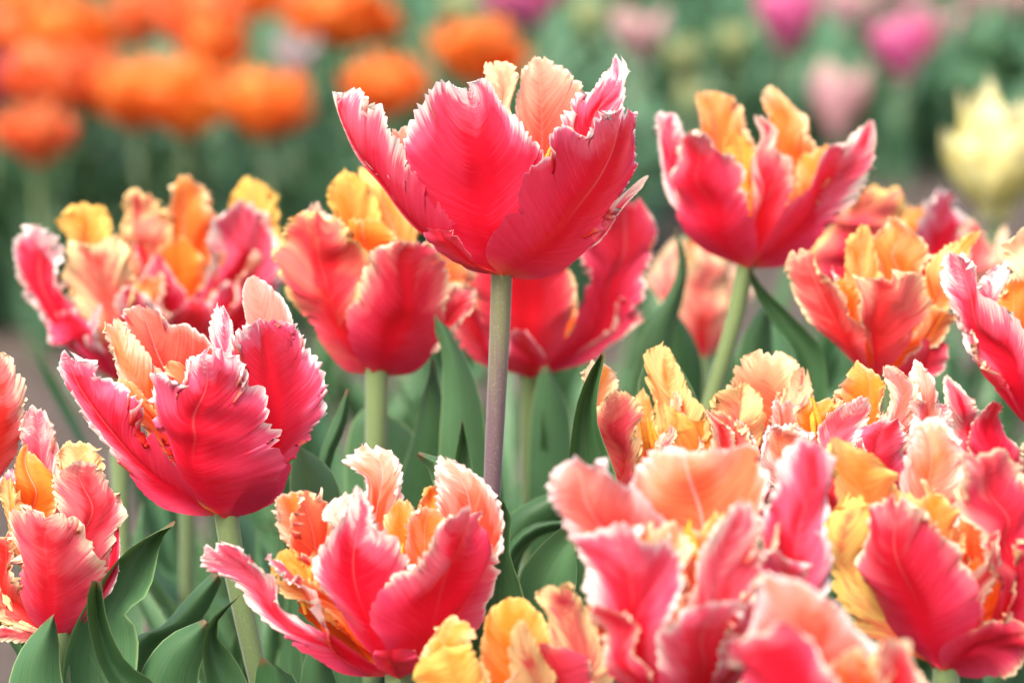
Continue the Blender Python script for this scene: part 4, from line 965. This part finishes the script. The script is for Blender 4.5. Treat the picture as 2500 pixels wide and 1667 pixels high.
traced_leaf('B', Z8, 1.0, [(590, 1680), (640, 1490), (760, 1350), (925, 1285)], [(740, 1680), (780, 1490), (850, 1390), (935, 1292)], [(910, 1680), (885, 1530), (922, 1400), (940, 1305)])
traced_leaf('B', ZC, 1.07, [(10, 1320), (25, 1000), (48, 860)], [(150, 1320), (130, 1010), (56, 848)], [(330, 1320), (275, 1030), (180, 915), (66, 848)])
traced_leaf('D', ZC, 1.19, [(320, 1300), (325, 900), (375, 720), (480, 650)], [(510, 1300), (520, 900), (490, 720), (486, 646)], [(770, 1300), (755, 900), (640, 740), (492, 648)])
traced_leaf('D', ZC, 1.10, [(180, 950), (250, 760), (332, 562)], [(205, 960), (285, 760), (338, 560)], [(240, 970), (320, 760), (344, 562)], wavy=0.2)
traced_leaf('A', ZC, 1.075, [(905, 1000), (925, 880), (950, 738)], [(960, 1010), (962, 880), (958, 735)], [(1025, 1010), (1000, 880), (968, 740)], (0.0, 0.008, 0.0), 0.2)
traced_leaf('L', ZC, 1.0, [(800, 1040), (760, 960), (715, 918)], [(860, 1040), (800, 950), (718, 912)], [(900, 1000), (820, 935), (722, 908)], wavy=0.2)
traced_leaf('D', ZC, 1.16, [(620, 1150), (700, 800), (780, 400)], [(720, 1150), (790, 800), (786, 390)], [(860, 1150), (870, 800), (792, 400)])
traced_leaf('E', ZC, 1.2, [(1340, 900), (1360, 620), (1400, 440)], [(1440, 900), (1450, 640), (1420, 430)], [(1560, 900), (1540, 640), (1450, 430)])
traced_leaf('E', ZC, 1.1, [(1180, 1350), (1210, 1240), (1400, 1120), (1600, 1060)], [(1230, 1400), (1300, 1290), (1430, 1200), (1620, 1080)], [(1280, 1450), (1400, 1340), (1500, 1260), (1640, 1110)])
traced_leaf('K', Z8, 0.985, [(40, 1700), (70, 1500), (130, 1380), (240, 1260)], [(160, 1700), (160, 1500), (200, 1380), (246, 1256)], [(300, 1700), (270, 1500), (270, 1380), (252, 1258)])
traced_leaf('L', Z4, 0.975, [(430, 1640), (440, 1470), (460, 1410)], [(560, 1640), (540, 1450), (480, 1400)], [(730, 1640), (660, 1480), (500, 1402)])
traced_leaf('L', Z4, 0.99, [(680, 1660), (690, 1460), (740, 1300), (800, 1200)], [(790, 1660), (800, 1480), (800, 1330), (806, 1196)], [(960, 1660), (925, 1500), (870, 1350), (812, 1200)])
traced_leaf('F', Z7, 1.24, [(40, 1330), (150, 1150), (200, 1000), (178, 815)], [(110, 1330), (195, 1130), (230, 980), (192, 795)], [(190, 1360), (245, 1150), (268, 980), (212, 805)])
traced_leaf('F', Z7, 1.19, [(820, 1500), (700, 1300), (600, 1130), (568, 1018)], [(890, 1500), (760, 1290), (620, 1110), (578, 1012)], [(960, 1490), (810, 1270), (645, 1105), (590, 1018)], (0.0, 0.006, 0.0), 0.2)
traced_leaf('F', Z7, 1.22, [(480, 1600), (560, 1320), (690, 1160)], [(580, 1600), (620, 1330), (698, 1150)], [(700, 1600), (700, 1330), (706, 1160)])
traced_leaf('F', Z7, 1.26, [(120, 1600), (130, 1380), (170, 1250)], [(230, 1600), (220, 1380), (180, 1240)], [(340, 1600), (300, 1400), (190, 1240)])
traced_leaf('Q', Z0, 1.09, [(1600, 1150), (1560, 950), (1590, 860)], [(1660, 1150), (1630, 960), (1600, 850)], [(1730, 1150), (1700, 980), (1620, 850)])
traced_leaf('M', Z5, 0.92, [(300, 1450), (290, 1150), (310, 990)], [(400, 1450), (370, 1150), (320, 980)], [(540, 1450), (470, 1200), (340, 985)])
traced_leaf('P', Z5, 0.95, [(240, 1450), (290, 1280), (380, 1196)], [(330, 1450), (350, 1290), (386, 1196)], [(440, 1450), (410, 1300), (392, 1198)])
traced_leaf('N', Z5, 0.93, [(1880, 1450), (1930, 1300), (2080, 1160)], [(2000, 1450), (2040, 1300), (2090, 1155)], [(2160, 1450), (2150, 1330), (2100, 1160)])
traced_leaf('N', Z5, 0.95, [(2150, 1450), (2200, 1300), (2340, 1160)], [(2260, 1450), (2290, 1300), (2346, 1155)], [(2400, 1450), (2380, 1320), (2352, 1160)])

# ------------------------------------------------------------------ leafy plants that fill the near bed
r = np.random.default_rng(21)
def leaf_clump(x, y, lo, hi_):
    root = bpy.data.objects.new('tulip_leaf_clump', None)
    C.objects.link(root)
    root.location = (x, y, 0)
    tag(root, 'leafy tulip plant without a flower, among the stems of the near bed', 'plant', 'leafy plants of the near bed')
    for k in range(4):
        add('leaf', arching_leaf((r.uniform(-.01, .01), r.uniform(-.01, .01), 0), r.uniform(0, 6.28), r.uniform(lo, hi_), r.uniform(.010, .021), r.uniform(.05, .35), r.uniform(.0, .9), r, np.zeros(3), 26, 4, None, r.uniform(-.8, .8)), root)


for i in range(36):
    y = r.uniform(1.03, 1.38)
    xp = r.uniform(560, 1500) if i % 3 else r.uniform(1500, 2500)
    if i % 9 == 0:
        xp = r.uniform(150, 560)
        y = r.uniform(1.08, 1.2)
    leaf_clump((xp - 1250) / FPX * y, y, .37, .455 if xp > 560 else .42)
for i in range(64):
    y = r.uniform(1.4, 2.2)
    xp = r.uniform(520, 2500)
    leaf_clump((xp - 1250) / FPX * y, y, .28, .40 if not 1480 < xp < 1720 else .34)

# ------------------------------------------------------------------ far bed: foliage mass
def far_foliage(name, label, n, xr, yr, hr, keep, seed):
    r = np.random.default_rng(seed)
    V, F, UV = [], [], []
    nb = 0
    for i in range(n):
        y = r.uniform(*yr)
        x = r.uniform(*xr) * y
        if not keep(x, y):
            continue
        for k in range(4):
            az = r.uniform(0, 6.28)
            ln = r.uniform(*hr)
            wd = r.uniform(.016, .03)
            lean, droop = r.uniform(.1, .7), r.uniform(0, 1.0)
            d = np.array([math.cos(az), math.sin(az), 0])
            sd_ = np.array([-d[1], d[0], 0])
            p = np.array([x + r.uniform(-.03, .03), y + r.uniform(-.03, .03), 0])
            prof = (0.5, 1.0, 0.9, 0.0)
            for j in range(4):
                V += [p - sd_ * wd * prof[j] - d * .25 * wd * prof[j], p, p + sd_ * wd * prof[j] - d * .25 * wd * prof[j]]
                UV += [(0, j / 3), (.5, j / 3), (1, j / 3)]
                a = 1.5 - lean * (j + 1) / 3 - droop * ((j + 1) / 3) ** 3
                p = p + ln / 3 * (d * math.cos(a) + np.array([0, 0, 1]) * math.sin(a))
            for j in range(3):
                for c in range(2):
                    q = nb + j * 3 + c
                    F.append((q, q + 1, q + 4, q + 3))
            nb += 12
    me = bpy.data.meshes.new(name)
    me.from_pydata([tuple(v) for v in V], [], F)
    lay = me.uv_layers.new(name='UVMap')
    uva = np.array(UV)[np.array(F).reshape(-1)]
    lay.data.foreach_set('uv', uva.reshape(-1).astype(np.float32))
    me.polygons.foreach_set('use_smooth', np.ones(len(F), dtype=bool))
    me.materials.append(M_FARLEAF)
    o = add(name, me)
    o['kind'] = 'stuff'
    o['label'] = label
    o['category'] = 'foliage'
    return o


def edge_y(x):
    # the far bed's front edge runs away to the right
    return 3.55 + 1.15 * sm(np.array(x), 0.0, 0.28) if x < 0.6 else 4.7


far_foliage('tulip_foliage', 'dense blue green tulip leaves filling the far bed', 5200, (-0.44, 0.44), (3.3, 10.0), (.16, .27), lambda x, y: y > edge_y(x) + 0.08, 3)


# ------------------------------------------------------------------ far bed: flowers
def cup_petal(R, H, wd, curl, bulge, mat, r, frill=0.0):
    """generic petal of a far flower, base at the origin, leaning towards +X"""
    s = np.linspace(0, 1, 9)
    rad = R * (np.sin(s * 1.9) ** 0.8 * bulge + (1 - bulge) * s) + curl * R * s ** 4
    z = H * s
    w = wd * np.sin(np.pi * np.clip(s * 0.88 + 0.08, 0, 1)) ** 0.7
    u = np.linspace(-1, 1, 7)
    P = np.zeros((9, 7, 3))
    for j in range(9):
        th = u * w[j] / max(rad[j], R * 0.35)
        P[j, :, 0] = rad[j] - max(rad[j], R * .35) * (1 - np.cos(th))
        P[j, :, 1] = max(rad[j], R * .35) * np.sin(th)
        P[j, :, 2] = z[j] - 0.10 * H * np.abs(u) ** 2 * s[j] + frill * r.uniform(-1, 1, 7) * s[j]
    uv = np.stack(np.meshgrid((u + 1) / 2, s), -1)
    return grid_mesh('petal', P, uv, mat)


def far_flower(name, label, cat, group, x, y, dist, dia, hgt, mat, rings, leaves=3, curl=0.0, bulge=0.8, frill=0.002, seed=0, grow=1.18, tilt=.12, slim=1.0):
    """x, y: pixel of the flower's middle; dia, hgt in metres"""
    r = np.random.default_rng(int(x * 3 + y * 11 + seed))
    dia, hgt = dia * grow, hgt * grow
    c = at(x, y, dist)
    base = c - np.array([0, 0, hgt / 2])
    base[2] = max(base[2], 0.05)
    root = bpy.data.objects.new(name, None)
    C.objects.link(root)
    root.location = (c[0], dist, 0)
    tag(root, label, cat, group)
    for k, (n, fr, fh) in enumerate(rings):
        me = cup_petal(dia / 2 * fr, hgt * fh, (dia * 0.42 * fr + .004) * slim, curl, bulge, mat, r, frill)
        for i in range(n):
            o = add('petal', me, root, (0, 0, base[2]))
            o.rotation_euler = (r.uniform(-tilt, tilt), r.uniform(-tilt, tilt), 6.283 * i / n + k * 0.5 + r.uniform(-.15, .15))
            sc = r.uniform(.9, 1.08)
            o.scale = (sc, sc, r.uniform(.9, 1.1))
    add('stem', tube_mesh('stem', [np.array([0, 0, 0.]), np.array([r.uniform(-.006, .006), 0, base[2] / 2]), np.array([0, 0, base[2] + .004])], [.0042, .0036, .0036], M_STEM, 8, 8), root)
    for k in range(leaves):
        add('leaf', arching_leaf((0, 0, 0), r.uniform(0, 6.28), r.uniform(.7, 1.0) * max(base[2], .14), r.uniform(.016, .026), r.uniform(.2, .6), r.uniform(0, .8), r, np.zeros(3), 10, 2, M_FARLEAF), root)
    return root


DBL = [(7, 1.0, .85), (6, .8, .95), (5, .55, 1.0), (4, .3, 1.0)]
SGL = [(3, 1.0, 1.0), (3, .9, .98)]
GO = 'double orange tulips in the far bed'
for (x, y, d, dia, hg) in [(165, 95, 3.75, .105, .07), (105, 190, 3.62, .10, .066), (215, 190, 3.7, .085, .06), (490, 45, 3.85, .10, .075), (520, 120, 3.8, .075, .06), (330, 40, 4.0, .07, .06),
                           (330, 225, 3.62, .085, .066), (450, 235, 3.6, .095, .072), (645, 252, 3.58, .105, .062), (840, 45, 3.9, .125, .058), (760, 30, 4.0, .07, .05), (1165, 125, 3.8, .105, .06), (945, 210, 3.62, .088, .055),
                           (90, 20, 4.1, .09, .06), (20, 90, 3.9, .07, .06), (620, -10, 4.1, .09, .05)]:
    coral = (x, y) in ((105, 190), (215, 190), (490, 45), (330, 40), (760, 30), (20, 90))
    far_flower('double_orange_tulip', 'round double coral red tulip, strongly blurred, among orange ones' if coral else 'round double orange tulip, strongly blurred, in the far bed',
               'tulip', GO, x, y, d, dia, hg * 1.15, M_CORAL if coral else M_ORANGE, DBL, curl=0.0, bulge=.85, grow=1.0, tilt=.28, frill=.005, slim=.8)
far_flower('double_orange_tulip', 'lowest double tulip of the far bed, coral orange with a dark base', 'tulip', GO, 85, 325, 3.5, .076, .06, M_CORAL, DBL, bulge=.85, grow=1.0, tilt=.28, frill=.005, slim=.8)
GP = 'pink tulips in the far bed'
for (x, y, d, dia, hg) in [(1285, 0, 4.3, .085, .05), (1920, 35, 4.75, .075, .07), (2205, 105, 4.72, .066, .075)]:
    far_flower('pink_tulip', 'rounded bright pink tulip, strongly blurred, in the far bed', 'tulip', GP, x, y, d, dia, hg, M_PINK, [(3, 1, 1), (3, .92, 1), (3, .6, .9)], grow=1.35)
for (x, y, d, dia, hg) in [(1560, 85, 4.5, .065, .055), (2075, 20, 5.0, .055, .06), (2290, 100, 5.0, .06, .08), (2200, -10, 5.3, .06, .05), (2400, -8, 5.3, .06, .05), (2490, 10, 5.3, .05, .05)]:
    far_flower('pale_pink_tulip', 'pale pink tulip, strongly blurred, among the bright pink ones', 'tulip', GP, x, y, d, dia, hg, M_PALEPINK, SGL, grow=1.3)
far_flower('pale_pink_tulip', 'lilac pink tulip with a greenish flank, directly behind the raised coral red tulip', 'tulip', GP, 2045, 250, 4.35, .066, .095, M_PALEPINK, SGL, grow=1.02)
for (x, y, d, dia, hg) in [(1670, 145, 4.6, .046, .05), (1790, 110, 4.75, .042, .045), (1440, 45, 4.8, .045, .05), (1690, 250, 4.5, .04, .05), (1120, 20, 4.6, .04, .05)]:
    far_flower('tulip_bud', 'small pale yellow green tulip bud, blurred, in the far bed', 'tulip bud', 'buds in the far bed', x, y, d, dia, hg, M_BUD, SGL)
far_flower('tulip_bud', 'greyish mauve bud above the row of double orange tulips', 'tulip bud', 'buds in the far bed', 722, 145, 3.75, .04, .055, M_GREYBUD, SGL)
far_flower('purple_tulip', 'dark purple tulip among the double orange ones', 'tulip', None, -15, 205, 3.7, .05, .06, M_PURPLE, SGL)
far_flower('yellow_tulip', 'pale lemon yellow double tulip, blurred, alone before the far bed', 'tulip', None, 2435, 385, 1.95, .058, .070, M_YELLOW, [(7, 1.0, .72), (7, .95, .9), (6, .75, 1.02), (5, .45, 1.08)], leaves=4, bulge=.85, frill=.005, grow=1.0, tilt=.17, slim=.9)

# ------------------------------------------------------------------ render settings
S.render.engine = 'CYCLES'
S.cycles.max_bounces = 10
S.cycles.diffuse_bounces = 5
S.cycles.transmission_bounces = 8
S.cycles.use_denoising = True
